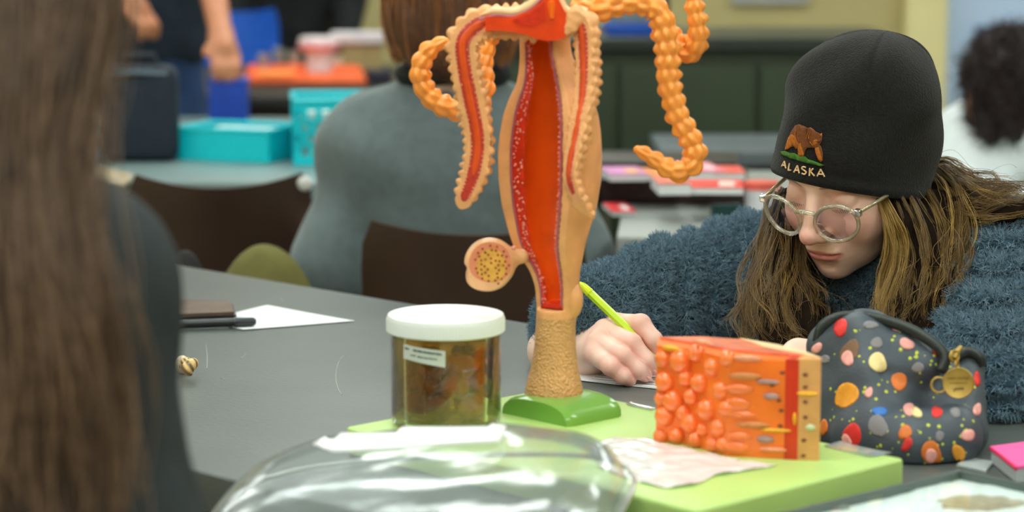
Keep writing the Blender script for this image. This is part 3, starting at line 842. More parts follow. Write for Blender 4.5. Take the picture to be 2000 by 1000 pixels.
for u, v, ru, rv, m in ((1455, 735, 34, 8, M_TS), (1470, 830, 36, 7, M_TS), (1460, 700, 30, 7, M_PK), (1500, 746, 24, 5, M_GS), (1506, 774, 16, 7, M_GS), (1495, 858, 18, 8, M_GS), (1515, 840, 32, 4, M_YS), (1510, 878, 28, 5, M_PK), (1440, 790, 26, 14, CELL), (1445, 760, 28, 10, CELL), (1440, 875, 24, 12, CELL), (1450, 810, 28, 8, CELL), (1445, 852, 26, 8, CELL), (1372, 668, 30, 5, M_PK), (1310, 680, 20, 6, M_YS)):
    streak(u, v, ru, rv, m)
streak(1577, 769, 22, 4, M_YS, 'yellow_mark'); streak(1552, 818, 4, 13, M_YS, 'yellow_mark'); streak(1583, 835, 10, 7, mat('tissue_pale_green', srgb(206, 212, 168), 0.4), 'pale_mark')
M_NUC = mat('tissue_nucleus', srgb(110, 50, 30), 0.5)
nb = MB()
for u, v in ((1573, 732), (1573, 756), (1573, 785), (1573, 815), (1570, 860), (1569, 890), (1528, 728), (1522, 782), (1526, 802), (1524, 832), (1508, 752)):
    nb.ball(at(u, v, by(u) - 0.001), (0.0022, 0.001, 0.0015), 8, 6)
tag(nb.build('nuclei', M_NUC, block), kind='stuff')

# ------------------------------------------------------------------ specimen jar
JY = on(872, 826, PT).y
jc = Vector((at(871, 740, JY).x, JY, PT))
JR = 110 * JY / FPX * 1.012
jar = empty('specimen_jar', jc, 'squat clear jar of brown specimens in amber fluid with white screw lid', 'jar')
JH = (at(871, 612, JY).z - PT)
GL = clear_mat('jar_glass', (0.97, 0.98, 0.95), 0.05, rough=0.03, fres=0.25)
LIQ = clear_mat('amber_fluid', srgb(246, 206, 92), 0.02, rough=0.08, fres=0.15, haze=0.11, haze_col=srgb(226, 176, 30))
MB().lathe(jc, [(0.001, 0.001), (JR * 0.93, 0.001), (JR * 0.985, 0.006), (JR * 0.985, JH - 0.018), (JR * 0.95, JH - 0.013), (JR * 0.92, JH - 0.008), (JR * 0.88, JH - 0.008), (JR * 0.92, JH - 0.015), (JR * 0.955, JH - 0.020), (JR * 0.955, 0.008), (JR * 0.9, 0.004), (0.001, 0.004)], 64).build('glass_body', GL, jar)
MB().lathe(jc, [(0.001, 0.0045), (JR * 0.9, 0.0045), (JR * 0.95, 0.009), (JR * 0.95, JH - 0.0205), (0.001, JH - 0.0205)], 64).build('amber_fluid', LIQ, jar)
LID = mat('lid_white', srgb(236, 240, 236), 0.4, 0.02, 20)
LR = 115 * JY / FPX * 1.012
lid = MB().lathe(jc, [(LR * 0.97, JH - 0.0165), (LR, JH - 0.0155), (LR, JH - 0.003), (LR * 0.985, JH - 0.0005), (LR * 0.96, JH), (LR * 0.93, JH - 0.0008), (0.001, JH - 0.0008)], 72).build('lid', LID, jar)
rb = MB()
for k in range(120):
    a = 2 * math.pi * k / 120
    rb.tube([jc + Vector((LR * 1.001 * math.cos(a), LR * 1.001 * math.sin(a), JH - 0.0150)), jc + Vector((LR * 1.001 * math.cos(a), LR * 1.001 * math.sin(a), JH - 0.004))], 0.0006, 4)
tag(rb.build('lid_ribs', LID, lid), kind='stuff')
# paper label with two lines of small print
lab = MB(); ink = MB()
def on_jar(a, z, r=1.002): return jc + Vector((JR * 0.985 * r * math.sin(a), -JR * 0.985 * r * math.cos(a), z))
a_of = lambda u: math.asin(max(-1, min(1, (u - 871) / 110.0)))
zl = lambda v: at(871, v, JY - JR).z - PT
na = 14; Vl = []; Fl = []
for i in range(na + 1):
    s = i / na; u = 791 + (873 - 791) * s
    for k, r in ((0, 1.002), (1, 1.002), (2, 1.008), (3, 1.008)):
        top = 678 + 8 * s; bot = 706 + 12 * s
        Vl.append(on_jar(a_of(u), zl(bot if k in (0, 3) else top), r))
for i in range(na):
    for a_, b_ in ((0, 1), (1, 2), (2, 3), (3, 0)):
        Fl.append([i * 4 + a_, (i + 1) * 4 + a_, (i + 1) * 4 + b_, i * 4 + b_])
Fl += [[0, 1, 2, 3], [na * 4 + k for k in (3, 2, 1, 0)]]
lb = build('label', Vl, Fl, mat('label_paper', srgb(206, 214, 204), 0.6, 0.03), jar, smooth=False)
r_ = np.random.default_rng(2)
def print_line(u0, u1, voff, hgt, skip):
    u = u0
    while u < u1:
        w = r_.uniform(2.0, 3.4)
        s = (u - 791) / 82
        if not any(a <= u <= b for a, b in skip):
            z = zl(678 + 8 * s + voff + r_.uniform(-0.5, 0.5))
            p0, p1 = on_jar(a_of(u), z, 1.0095), on_jar(a_of(u + w), z, 1.0095)
            ink.tube([p0, p1], hgt * r_.uniform(0.7, 1.1) * JY / FPX / 2, 4)
        u += w + 0.8
print_line(794, 864, 7.5, 4.2, [(803, 807)]); print_line(805, 857, 18.5, 3.2, [(814, 819)])
tag(ink.build('label_print', mat('label_ink', srgb(72, 84, 80), 0.7), lb), 'two short lines of small dark print', kind='stuff')
# specimens
SPM = mat('specimen_brown', srgb(128, 78, 30), 0.5, 0.35, 70, 0.5, 120)
SPM2 = mat('specimen_ochre', srgb(176, 120, 46), 0.5, 0.35, 70, 0.5, 120)
r_ = np.random.default_rng(21)
k = 0
for zi, zc in enumerate((0.016, 0.036, 0.054)):
    n = (7, 7, 6)[zi]
    for i in range(n):
        a = 2 * math.pi * (i + 0.5 * zi) / n + r_.uniform(-0.15, 0.15)
        rr = JR * 0.60
        p = jc + Vector((rr * math.cos(a), rr * math.sin(a), zc + 0.004))
        sz = np.array([0.013, 0.013, 0.0105]) * r_.uniform(0.92, 1.1)
        sd = int(r_.integers(1e6))
        f = lambda P, p=p, sz=sz, sd=sd: np.maximum(ell(P, p, sz) + 0.0035 * snoise(P, 70, sd) + 0.0015 * snoise(P, 190, sd + 1), np.sqrt((P[0] - jc.x) ** 2 + (P[1] - jc.y) ** 2) - JR * 0.935)
        V, F = sdf_mesh(f, *bounds(p, pad=0.022), 0.0016)
        o = build('preserved_specimen', V, F, SPM if (k % 3) else SPM2)
        tag(o, 'lumpy brown preserved specimen packed in amber fluid inside the white lidded jar', 'specimen', 'specimens in the jar'); k += 1
# ------------------------------------------------------------------ the writing person
SK = np.array(srgb(244, 202, 182))
M_SKIN = mat('skin', SK, 0.48, 0.05, 60, 0.10, 700, attr=True, sss=0.18, sss_r=(0.012, 0.005, 0.003))
girl = empty('person', (0.50, 2.80, 0), 'person in black beanie, clear glasses and slate blue fleece writing at the table', 'person')
PSI, PIT, ROLL = math.radians(40.75), math.radians(22.5), math.radians(3.4)
Fv = Vector((-math.sin(PSI) * math.cos(PIT), -math.cos(PSI) * math.cos(PIT), -math.sin(PIT)))
Rt0 = Vector((math.cos(PSI), -math.sin(PSI), 0))          # towards her left = right in the photo
Up0 = Rt0.cross(Fv) * -1
Up0 = -Fv.cross(Rt0) if Up0.z < 0 else Up0
if Up0.z < 0: Up0 = -Up0
Xh = (Rt0 * math.cos(ROLL) - Up0 * math.sin(ROLL)).normalized()
Uh = (Up0 * math.cos(ROLL) + Rt0 * math.sin(ROLL)).normalized()
HS = 0.92
H0 = Vector((0.358, 2.53, 0.975))                          # between the eyes, inside the head
RH = np.array([list(Xh), list(Fv), list(Uh)])              # rows: lateral, forward, up
def hl(x, f, z):
    return H0 + (Xh * x + Fv * f + Uh * z) * HS
def to_local(P):
    x, y, z = P[0] - H0.x, P[1] - H0.y, P[2] - H0.z
    return tuple((RH[i, 0] * x + RH[i, 1] * y + RH[i, 2] * z) / HS for i in range(3))
tilt = math.radians(-24)                                   # brim higher at the front
Ub = (Uh * math.cos(tilt) + Fv * math.sin(tilt)).normalized(); Fb = (Fv * math.cos(tilt) - Uh * math.sin(tilt)).normalized()
hr_ = math.radians(5)
Xb = (Xh * math.cos(hr_) - Ub * math.sin(hr_)).normalized(); Ub = (Ub * math.cos(hr_) + Xh * math.sin(hr_)).normalized()
B0 = hl(-0.007, -0.004, -0.0205)
NECK = Vector((0.425, 2.655, 0.865))
nl_ = to_local((NECK.x, NECK.y, NECK.z))
def head_f(P):
    L = to_local(P)
    ax = np.abs(L[0]); S = (ax, L[1], L[2])
    d = ell(L, (0, -0.008, 0.036), (0.072, 0.090, 0.078))
    d = smin(d, ell(L, (0, 0.024, 0.045), (0.062, 0.058, 0.050)), 0.02)
    d = smin(d, ell(L, (0, 0.024, -0.030), (0.059, 0.058, 0.076)), 0.02)
    d = smin(d, ell(S, (0.034, 0.050, -0.036), (0.026, 0.026, 0.030)), 0.02)          # cheeks
    d = smin(d, ell(L, (0, 0.038, -0.080), (0.040, 0.040, 0.030)), 0.02)              # jaw
    d = smin(d, ell(L, (0, 0.066, -0.098), (0.017, 0.016, 0.0135)), 0.018)            # chin
    d = smin(d, cap(S, (0.012, 0.079, 0.021), (0.046, 0.066, 0.020), 0.008, 0.006), 0.014)   # brow
    d = smin(d, ell(L, (0, 0.066, -0.068), (0.026, 0.024, 0.022)), 0.016)             # muzzle
    d = smax(d, -ell(S, (0.031, 0.095, 0.000), (0.0195, 0.0185, 0.0135)), 0.010)        # sockets
    d = smin(d, ell(S, (0.0305, 0.0655, -0.004), (0.0155, 0.0155, 0.0120)), 0.0022)    # closed lids
    d = smin(d, ell(S, (0.0305, 0.070, -0.014), (0.016, 0.008, 0.005)), 0.008)        # lower lid
    nb = cap(L, (0, 0.080, 0.008), (0, 0.104, -0.036), 0.0075, 0.0095)
    nb = smin(nb, ell(L, (0, 0.105, -0.038), (0.0105, 0.0105, 0.0095)), 0.006)
    nb = smin(nb, ell(S, (0.0115, 0.094, -0.042), (0.0075, 0.0105, 0.0075)), 0.006)
    d = smin(d, nb, 0.010)
    d = smax(d, -ell(S, (0.0062, 0.101, -0.0505), (0.0035, 0.0060, 0.0038)), 0.003)   # nostrils
    d = smax(d, -cap(L, (0, 0.094, -0.0515), (0, 0.094, -0.059), 0.0022), 0.004)      # philtrum
    d = smin(d, ell(S, (0.007, 0.0850, -0.0657), (0.0135, 0.0066, 0.0040)), 0.005)    # upper lip
    d = smin(d, ell(L, (0, 0.0838, -0.0745), (0.0160, 0.0082, 0.0052)), 0.006)        # lower lip
    d = smax(d, -cap(S, (0.0, 0.0945, -0.0695), (0.0225, 0.0835, -0.0705), 0.0014, 0.0010), 0.0018)  # mouth line
    d = smax(d, -ell(L, (0, 0.092, -0.0855), (0.016, 0.0075, 0.004)), 0.010)          # below the lip
    d = smin(d, ell(S, (0.072, -0.008, -0.018), (0.006, 0.016, 0.028)), 0.006)        # ears
    d = smin(d, cap(L, (0, -0.022, -0.055), nl_, 0.050, 0.054), 0.018)                # neck
    bx, by_, bz_ = P[0] - B0.x, P[1] - B0.y, P[2] - B0.z
    hx = bx * Xb.x + by_ * Xb.y + bz_ * Xb.z; hf = bx * Fb.x + by_ * Fb.y + bz_ * Fb.z; hz = bx * Ub.x + by_ * Ub.y + bz_ * Ub.z
    cyl = (np.sqrt((hx / 0.0715) ** 2 + (hf / 0.0875) ** 2) - 1) * 0.075
    d = d * HS
    return np.where(hz > -0.004, smax(d, np.maximum(cyl, hz - 0.13) - np.clip(0.010 - hz, 0, 0.02), 0.004), d)
c = H0
V1, F1 = sdf_mesh(head_f, *bounds(H0, NECK, pad=0.125), 0.0013)
L = to_local((V1[:, 0], V1[:, 1], V1[:, 2])); ax = np.abs(L[0])
colr = np.tile(SK, (len(V1), 1))
def tint(w, c):
    global colr
    w = np.clip(w, 0, 1)[:, None]; colr = colr * (1 - w) + np.array(c) * w
g = lambda x, f, z, s: np.exp(-(((ax - x) / s[0]) ** 2 + ((L[1] - f) / s[1]) ** 2 + ((L[2] - z) / s[2]) ** 2))
tint(0.42 * g(0.040, 0.07, -0.035, (0.024, 0.03, 0.022)), srgb(226, 138, 122))     # cheeks
tint(0.55 * g(0.0, 0.108, -0.038, (0.014, 0.02, 0.014)), srgb(226, 132, 116))      # nose
tint(0.25 * g(0.0, 0.075, -0.10, (0.02, 0.03, 0.014)), srgb(226, 150, 130))
tint(0.30 * g(0.031, 0.078, 0.0, (0.016, 0.02, 0.01)), srgb(220, 158, 142))        # lids
lipz = np.where(L[2] > -0.0700, (L[2] + 0.0695) / 0.0054, (L[2] + 0.0705) / 0.0088)
lip = 1.25 - (lipz ** 2 + (ax / 0.0235) ** 2)
tint(np.clip(lip * 2.2, 0, 1) * (L[1] > 0.070) * 0.9, srgb(212, 124, 120))
brow = 1 - (((L[2] - 0.0150 - 0.0045 * np.sin(np.clip((ax - 0.012) / 0.036, 0, 1) * np.pi * 0.8)) / 0.0042) ** 2 + ((ax - 0.031) / 0.021) ** 2)
tint(np.clip(brow * 3, 0, 0.72) * (L[1] > 0.04), srgb(126, 88, 66))
V1c = colr

# right hand (left in the photo), closed on the pen
W_R = at(1143, 696, 2.545)
fingers = {
    'index': [at(1204, 634, 2.540), at(1251, 634, 2.505), at(1277, 664, 2.492), at(1287, 692, 2.494)],
    'middle': [at(1182, 646, 2.518), at(1233, 672, 2.486), at(1262, 704, 2.480), at(1272, 720, 2.486)],
    'ring': [at(1168, 668, 2.500), at(1215, 697, 2.470), at(1246, 723, 2.468), at(1260, 733, 2.474)],
    'little': [at(1163, 692, 2.488), at(1194, 717, 2.462), at(1216, 735, 2.460), at(1230, 743, 2.466)]}
frad = {'index': (0.0125, 0.0108, 0.0090, 0.0078), 'middle': (0.0125, 0.0110, 0.0092, 0.0078), 'ring': (0.0120, 0.0104, 0.0088, 0.0074), 'little': (0.0112, 0.0092, 0.0078, 0.0068)}
thumb = [at(1160, 690, 2.550), at(1200, 676, 2.560), at(1240, 676, 2.540), at(1262, 690, 2.520)]
def hand_f(P):
    palm = None
    for nm, pts in fingers.items():
        s = cap(P, W_R + (pts[0] - W_R) * 0.12, pts[0], 0.0185, frad[nm][0] * 1.02)
        palm = s if palm is None else smin(palm, s, 0.012)
    out = palm
    for nm, pts in fingers.items():
        r = frad[nm]
        fd = None
        for i in range(3):
            s = cap(P, pts[i], pts[i + 1], r[i], r[i + 1])
            if i: s = np.minimum(s, ell(P, pts[i], (r[i] * 1.05,) * 3))
            fd = s if fd is None else smin(fd, s, 0.0035)
        out = smin(out, fd, 0.0022)
    for a, b, r1, r2 in ((thumb[0], thumb[1], 0.017, 0.014), (thumb[1], thumb[2], 0.013, 0.011), (thumb[2], thumb[3], 0.011, 0.0085)):
        out = smin(out, cap(P, a, b, r1, r2), 0.004)
    out = smin(out, cap(P, W_R, W_R + Vector((-0.035, 0.035, 0.0)), 0.024, 0.027), 0.014)
    return out
V2, F2 = sdf_mesh(hand_f, *bounds(W_R, W_R + Vector((-0.04, 0.04, 0)), fingers['index'][3], fingers['little'][3], fingers['index'][1], pad=0.035), 0.0010)
hc = np.tile(np.array(srgb(240, 204, 186)), (len(V2), 1))
for nm, pts in fingers.items():
    for i, w in ((0, 0.28), (1, 0.45), (2, 0.3), (3, 0.4)):
        dd_ = np.linalg.norm(V2 - np.array(pts[i]), axis=1)
        k = (w * np.exp(-((dd_ - frad[nm][i]) / 0.008) ** 2) * np.exp(-(np.maximum(dd_ - 0.012, 0) / 0.006) ** 2))[:, None]
        hc = hc * (1 - k) + np.array(srgb(226, 150, 136)) * k
# left hand, mostly hidden behind the block
LW = at(1625, 712, 2.40)
def lhand_f(P):
    out = cap(P, LW, at(1560, 695, 2.37), 0.022, 0.018)
    for k in range(4):
        a = at(1572 - 3 * k, 688 + 10 * k, 2.385 - 0.014 * k); b = at(1540 - 3 * k, 694 + 10 * k, 2.36 - 0.014 * k); c_ = at(1512 - 2 * k, 716 + 6 * k, 2.355 - 0.012 * k)
        out = smin(out, cap(P, a, b, 0.0105, 0.0095), 0.006); out = smin(out, cap(P, b, c_, 0.0095, 0.0075), 0.002)
    return smin(out, cap(P, at(1590, 712, 2.36), at(1530, 726, 2.335), 0.012, 0.009), 0.006)
V3, F3 = sdf_mesh(lhand_f, *bounds(LW, at(1505, 740, 2.33), pad=0.035), 0.0014)
# torso and arms under the clothes
S_R, E_R = at(1462, 556, 2.74), at(1152, 640, 2.60)
S_L, E_L = at(1990, 566, 2.50), at(1935, 756, 2.345)
CH = Vector((0.425, 2.66, 0.78)); PV = Vector((0.60, 2.90, 0.50))
def torso_f(P):
    d = cap(P, PV, CH, 0.12, 0.115)
    d = smin(d, cap(P, S_R, S_L, 0.05), 0.05)
    d = smin(d, cap(P, S_R, E_R, 0.045, 0.036), 0.03); d = smin(d, cap(P, E_R, W_R, 0.034, 0.024), 0.02)
    d = smin(d, cap(P, S_L, E_L, 0.045, 0.036), 0.03); d = smin(d, cap(P, E_L, LW, 0.034, 0.022), 0.02)
    d = smin(d, cap(P, NECK + Vector((0.0, 0.02, 0.01)), CH, 0.046, 0.08), 0.04)
    for sgn in (-1, 1):                      # legs under the table
        hip = PV + Vector((0.07, -0.07, 0)) * sgn; kn = hip + Vector((-0.27, -0.27, -0.02)); ft = kn + Vector((0.03, 0.03, -0.40))
        d = smin(d, cap(P, hip, kn, 0.075, 0.055), 0.03); d = smin(d, cap(P, kn, ft, 0.05, 0.035), 0.02); d = smin(d, cap(P, ft, ft + Vector((-0.1, -0.1, -0.03)), 0.035, 0.03), 0.02)
    return d
V4, F4 = sdf_mesh(torso_f, (-0.05, 2.15, 0.0), (0.85, 3.15, 0.95), 0.008)
def join(parts):
    Vs, Fs, Cs, n = [], [], [], 0
    for V, F, C in parts:
        Vs.append(V); Fs.append(F + n); Cs.append(np.broadcast_to(np.asarray(C), (len(V), 3))); n += len(V)
    return np.concatenate(Vs), np.concatenate(Fs), np.concatenate(Cs)
Vj, Fj, Cj = join([(V1, F1, V1c), (V2, F2, hc), (V3, F3, srgb(240, 200, 180)), (V4, F4, SK)])
build('body', Vj, Fj, M_SKIN, girl, colors=Cj)
# finger nails
for nm in ('middle', 'ring', 'index'):
    a, b = fingers[nm][2], fingers[nm][3]
    d = (b - a).normalized()
    MB().ball(b + d * 0.002 + Vector((0.3, -0.75, -0.2)).normalized() * frad[nm][3] * 0.86, (0.0042, 0.002, 0.0052), 10, 8, rot=d.to_track_quat('Z', 'Y').to_matrix()).build('fingernail', mat('nail', srgb(236, 176, 166), 0.3, 0.03), girl)
# eyelashes
lash = MB()
for sg in (-1, 1):
    arcp = []
    for t in np.linspace(-1, 1, 15):
        x = sg * (0.0305 + 0.0145 * t); z = -0.0102 - 0.0020 * (1 - t * t)
        f = 0.0655 + 0.0155 * math.sqrt(max(0, 1 - (t * 0.0145 / 0.0155) ** 2 - ((z + 0.004) / 0.0120) ** 2)) + 0.0016
        arcp.append((x, f, z))
    lash.tube([hl(*p) for p in arcp], 0.0014, 6)
    for t in range(1, 14):
        x, f, z = arcp[t]
        lash.tube([hl(x, f, z), hl(x + sg * 0.0014 * (t / 7 - 1), f + 0.0042, z - 0.0022), hl(x + sg * 0.0028 * (t / 7 - 0.9), f + 0.0075, z - 0.0018)], [0.0004, 0.0003, 0.00015], 4)
lash.build('eyelashes', mat('lash', srgb(58, 38, 30), 0.5), girl)

# ------------------------------------------------------------------ beanie
M_KNIT = mat('beanie_knit', srgb(27, 26, 25), 0.9, 0.25, 220, 0.6, 520, sheen=0.12, spec=0.15)
def hat_pt(phi, h, off=0.0):
    """phi 0 = front, + = photo right ; h 0 = brim .. 1 = crown"""
    a, b = 0.0785, 0.0945
    t = h
    if t < 0.45: pr_, zc = 1.0 + 0.03 * math.sin(math.pi * t / 0.45), t / 0.45 * 0.080
    else:
        q_ = (t - 0.45) / 0.55
        ang = q_ * math.pi / 2
        pr_, zc = math.cos(ang) ** 0.86, 0.080 + 0.077 * math.sin(ang) ** 1.05
    if h > 0.995: pr_ = 0.0
    back = 0.5 - 0.5 * math.cos(phi)
    # crown darts and a soft slack fold on the right
    dart = -0.006 * sum(math.exp(-(((phi - p0 + math.pi) % (2 * math.pi) - math.pi) / 0.05) ** 2) for p0 in (0.55, 2.1, -1.0, -2.6)) * min(1, max(0, (h - 0.45) / 0.2)) * (1 - max(0, (h - 0.93) / 0.07))
    fold = 0.004 * math.sin(3 * phi + 7 * h) * (h > 0.1) * min(1, h * 2) + 0.0025 * math.sin(5 * phi - 11 * h) * min(1, h * 2)
    r1, r2 = a * pr_ + dart + fold * pr_ + off, b * pr_ + dart + fold * pr_ + off
    roll = 0.0025 * math.exp(-((h - 0.03) / 0.03) ** 2)
    p = B0 + Xb * (r1 + roll) * math.sin(phi) + Fb * (r2 + roll) * math.cos(phi) + Ub * (zc + 0.012 * back * (1 - h)*-1 + 0.010 * math.sin(phi) * h * 0) + Xh * (0.006 * h * h) - Fb * (0.014 * h * h)
    return p
NPH, NHH = 120, 64
V = []; F = []
for i in range(NHH + 1):
    for j in range(NPH):
        V.append(hat_pt(2 * math.pi * j / NPH, i / NHH))
n1 = len(V)
for i in range(14):                                         # inside of the brim
    for j in range(NPH):
        V.append(hat_pt(2 * math.pi * j / NPH, i / NHH, -0.0035))
for i in range(NHH):
    for j in range(NPH):
        F.append([i * NPH + j, (i + 1) * NPH + j, (i + 1) * NPH + (j + 1) % NPH, i * NPH + (j + 1) % NPH])
for j in range(NPH):
    F.append([j, (j + 1) % NPH, n1 + (j + 1) % NPH, n1 + j])
for i in range(13):
    for j in range(NPH):
        F.append([n1 + i * NPH + j, n1 + i * NPH + (j + 1) % NPH, n1 + (i + 1) * NPH + (j + 1) % NPH, n1 + (i + 1) * NPH + j])
hat = build('beanie', V, np.array(F), M_KNIT, girl)
tag(hat, 'black knit beanie embroidered with a brown bear')
bm_ = bmesh.new(); bm_.from_mesh(hat.data); bmesh.ops.recalc_face_normals(bm_, faces=bm_.faces); bm_.to_mesh(hat.data); bm_.free()
hat_bvh = BVHTree.FromPolygons([Vector(v) for v in V], F[:NHH * NPH])
# short fuzz on the knit
def fuzz_on(Vv, Ff, n, length, rad, m, name, parent, seed=1, jitter=0.8, face_cam=True, clump=1, kpts=3, curl=0.0, down=0.0, keep=None):
    r = np.random.default_rng(seed)
    Vv = np.asarray([tuple(v) for v in Vv], float); Ff = np.asarray(Ff)
    A, B_, C_ = Vv[Ff[:, 0]], Vv[Ff[:, 1]], Vv[Ff[:, 2]]; D_ = Vv[Ff[:, 3]]
    N = np.cross(C_ - A, D_ - B_); ar = np.linalg.norm(N, axis=1); N = N / (ar[:, None] + 1e-12)
    cen = (A + B_ + C_ + D_) / 4
    w = ar.copy()
    if face_cam:
        view = np.array([0, 0, CZ]) - cen; view /= np.linalg.norm(view, axis=1)[:, None]
        w = w * ((N * view).sum(1) > -0.35)
    if keep is not None: w = w * keep(cen)
    ids = r.choice(len(Ff), n, p=w / w.sum())
    s, t = r.random(n)[:, None], r.random(n)[:, None]
    p = (A[ids] * (1 - s) + B_[ids] * s) * (1 - t) + (D_[ids] * (1 - s) + C_[ids] * s) * t
    nn = N[ids] + r.normal(size=(n, 3)) * jitter * 0.5 + np.array([0, 0, -down])
    nn /= np.linalg.norm(nn, axis=1)[:, None]
    out = []
    for c_ in range(clump):
        pp = p + r.normal(size=(n, 3)) * (0.0016 if clump > 1 else 0)
        sd = np.cross(nn, r.normal(size=(n, 3))); sd /= np.linalg.norm(sd, axis=1)[:, None]
        L_ = length * r.uniform(0.6, 1.25, size=(n, 1))
        st = np.zeros((n, kpts, 3))
        for k in range(kpts):
            f = k / (kpts - 1)
            st[:, k] = pp + nn * L_ * (f - 0.12) + sd * L_ * curl * f * f + (p - pp) * f * 0.6
        out.append(st)
    st = np.concatenate(out)
    rr = rad * np.linspace(1, 0.35, kpts)
    return curves_obj(name, st, rr, m, parent)
fz_ = fuzz_on(V[:n1], F[:NHH * NPH], 26000, 0.0022, 0.00010, hair_mat('beanie_fuzz', srgb(22, 22, 22), srgb(52, 50, 48), 0.8), 'knit_fuzz', hat, 3)
tag(fz_, kind='stuff')

def proj_poly(bvh, poly, name, m, parent, off=0.0008, thick=0.0010, step=6.0, label=None):
    "thin appliqué that follows the surface found under an outline"
    O = Vector((0, 0, CZ))
    pts = []
    n = len(poly)
    for i in range(n):
        a, b = Vector(poly[i]), Vector(poly[(i + 1) % n])
        k = max(1, int((b - a).length / step))
        for j in range(k): pts.append(a + (b - a) * j / k)
    nb = len(pts); edges = [(i, (i + 1) % nb) for i in range(nb)]
    xs = [p.x for p in pts]; ys = [p.y for p in pts]
    def inside(x, y):
        c = False
        for i in range(nb):
            q_ = pts[i - 1 if i else nb - 1]; x1, y1, x2, y2 = pts[i].x, pts[i].y, q_.x, q_.y
            if (y1 > y) != (y2 > y) and x < (x2 - x1) * (y - y1) / (y2 - y1) + x1: c = not c
        return c
    x = min(xs) + step / 2
    while x < max(xs):
        y = min(ys) + step / 2
        while y < max(ys):
            if inside(x, y) and min((Vector((x, y)) - p).length for p in pts) > step * 0.4: pts.append(Vector((x, y)))
            y += step
        x += step
    vv, ee, ff, *_ = mgeo.delaunay_2d_cdt(pts, edges, [], 0, 1e-6)
    top = []; bot = []; ok = []
    for p in vv:
        hit, nr, ix, ds = bvh.ray_cast(O, ray(p.x, p.y).normalized())
        if hit is None: ok.append(False); top.append(O); bot.append(O); continue
        if nr.dot(ray(p.x, p.y)) > 0: nr = -nr
        ok.append(True); top.append(hit + nr * (off + thick)); bot.append(hit - nr * 0.0006)
    V_ = top + bot; F_ = []; n_ = len(vv); cnt = {}
    for f in ff:
        cx = sum(vv[i].x for i in f) / len(f); cy = sum(vv[i].y for i in f) / len(f)
        if not inside(cx, cy) or not all(ok[i] for i in f): continue
        F_.append(list(f))
        for a, b in zip(f, list(f[1:]) + [f[0]]):
            if (b, a) in cnt: del cnt[(b, a)]
            else: cnt[(a, b)] = 1
    if not F_: return None
    for a, b in cnt: F_.append([b, a, n_ + a, n_ + b])
    o = build(name, V_, F_, m, parent, True)
    b2 = bmesh.new(); b2.from_mesh(o.data); bmesh.ops.delete(b2, geom=[v for v in b2.verts if not v.link_faces], context='VERTS'); bmesh.ops.recalc_face_normals(b2, faces=b2.faces); b2.to_mesh(o.data); b2.free()
    if label: o['label'] = label
    return o
def proj_line(bvh, pts, r, sides=5, off=0.0009):
    O = Vector((0, 0, CZ)); out = []
    for p in spline(pts, max(3, 4 * len(pts))) if len(pts) > 2 else [np.array(pts[0]) + (np.array(pts[1]) - np.array(pts[0])) * t for t in np.linspace(0, 1, 6)]:
        hit, nr, ix, ds = bvh.ray_cast(O, ray(p[0], p[1]).normalized())
        if hit is None: continue
        if nr.dot(ray(p[0], p[1])) > 0: nr = -nr
        out.append(hit + nr * off)
    return tube_mesh(out, r, sides) if len(out) > 2 else ([], [])
# embroidered bear, traced shape by shape (150 px crop, 7.14 x)
bz = lambda pts: [(1500 + x / 7.144, 220 + y / 7.144) for x, y in pts]
TH_BR = mat('thread_brown', srgb(134, 76, 34), 0.55, 0.25, 400, 0.6, 500, bump_type='wave'); TH_OR = mat('thread_orange', srgb(206, 118, 30), 0.5, 0.25, 400, 0.6, 500, bump_type='wave')
TH_GR = mat('thread_green', srgb(74, 128, 40), 0.55, 0.35, 300, 0.6, 500, bump_type='wave'); TH_CR = mat('thread_cream', srgb(224, 186, 136), 0.5, 0.1, 400)
TH_DK = mat('thread_dark', srgb(88, 48, 24), 0.55, 0.2, 400)
emb = proj_poly(hat_bvh, bz([(250, 525), (265, 440), (300, 340), (350, 240), (390, 180), (440, 165), (500, 185), (550, 215), (600, 205), (640, 235), (665, 265), (720, 290), (755, 340), (750, 400), (720, 450), (740, 470), (765, 560), (765, 660), (740, 690), (705, 650), (670, 560), (655, 490), (600, 490), (550, 490), (520, 540), (510, 600), (460, 615), (430, 590), (420, 500), (370, 470), (330, 480), (290, 510)]),
                'bear_embroidery', TH_BR, hat, 0.0004, 0.0010, 5, 'embroidered brown bear')
for nm, pl_, m in (('haunch_patch', [(250, 520), (268, 440), (300, 340), (345, 300), (395, 330), (420, 420), (425, 500), (400, 505), (360, 440), (340, 470), (290, 508)], TH_OR), ('leg_patch', [(430, 440), (465, 420), (480, 480), (510, 570), (505, 605), (460, 614), (432, 590)], TH_OR),
                  ('leg_patch', [(668, 490), (710, 480), (735, 560), (766, 660), (740, 690), (706, 650), (672, 560)], TH_OR), ('ear_patch', [(728, 300), (752, 285), (756, 330), (738, 345)], TH_OR), ('muzzle_patch', [(640, 385), (690, 375), (700, 430), (660, 460), (635, 430)], TH_OR)):
    proj_poly(hat_bvh, bz(pl_), nm, m, emb, 0.0012, 0.0005, 5)
ln = MB()
for pts in ([(580, 265), (560, 300), (545, 360)], [(600, 270), (580, 310), (578, 360)], [(410, 240), (395, 300), (410, 380), (440, 440)], [(595, 400), (615, 430), (640, 455)], [(655, 385), (640, 420), (650, 445)]):
    ln.add(*proj_line(hat_bvh, bz(pts), 0.0005, 5, 0.0022))
ln.build('light_stitching', TH_OR, emb)
ln = MB()
for pts in ([(690, 400), (735, 395)], [(740, 380), (720, 440)], [(555, 220), (545, 300), (590, 440), (620, 480)]):
    ln.add(*proj_line(hat_bvh, bz(pts), 0.0005, 5, 0.0022))
ln.build('dark_stitching', TH_DK, emb)
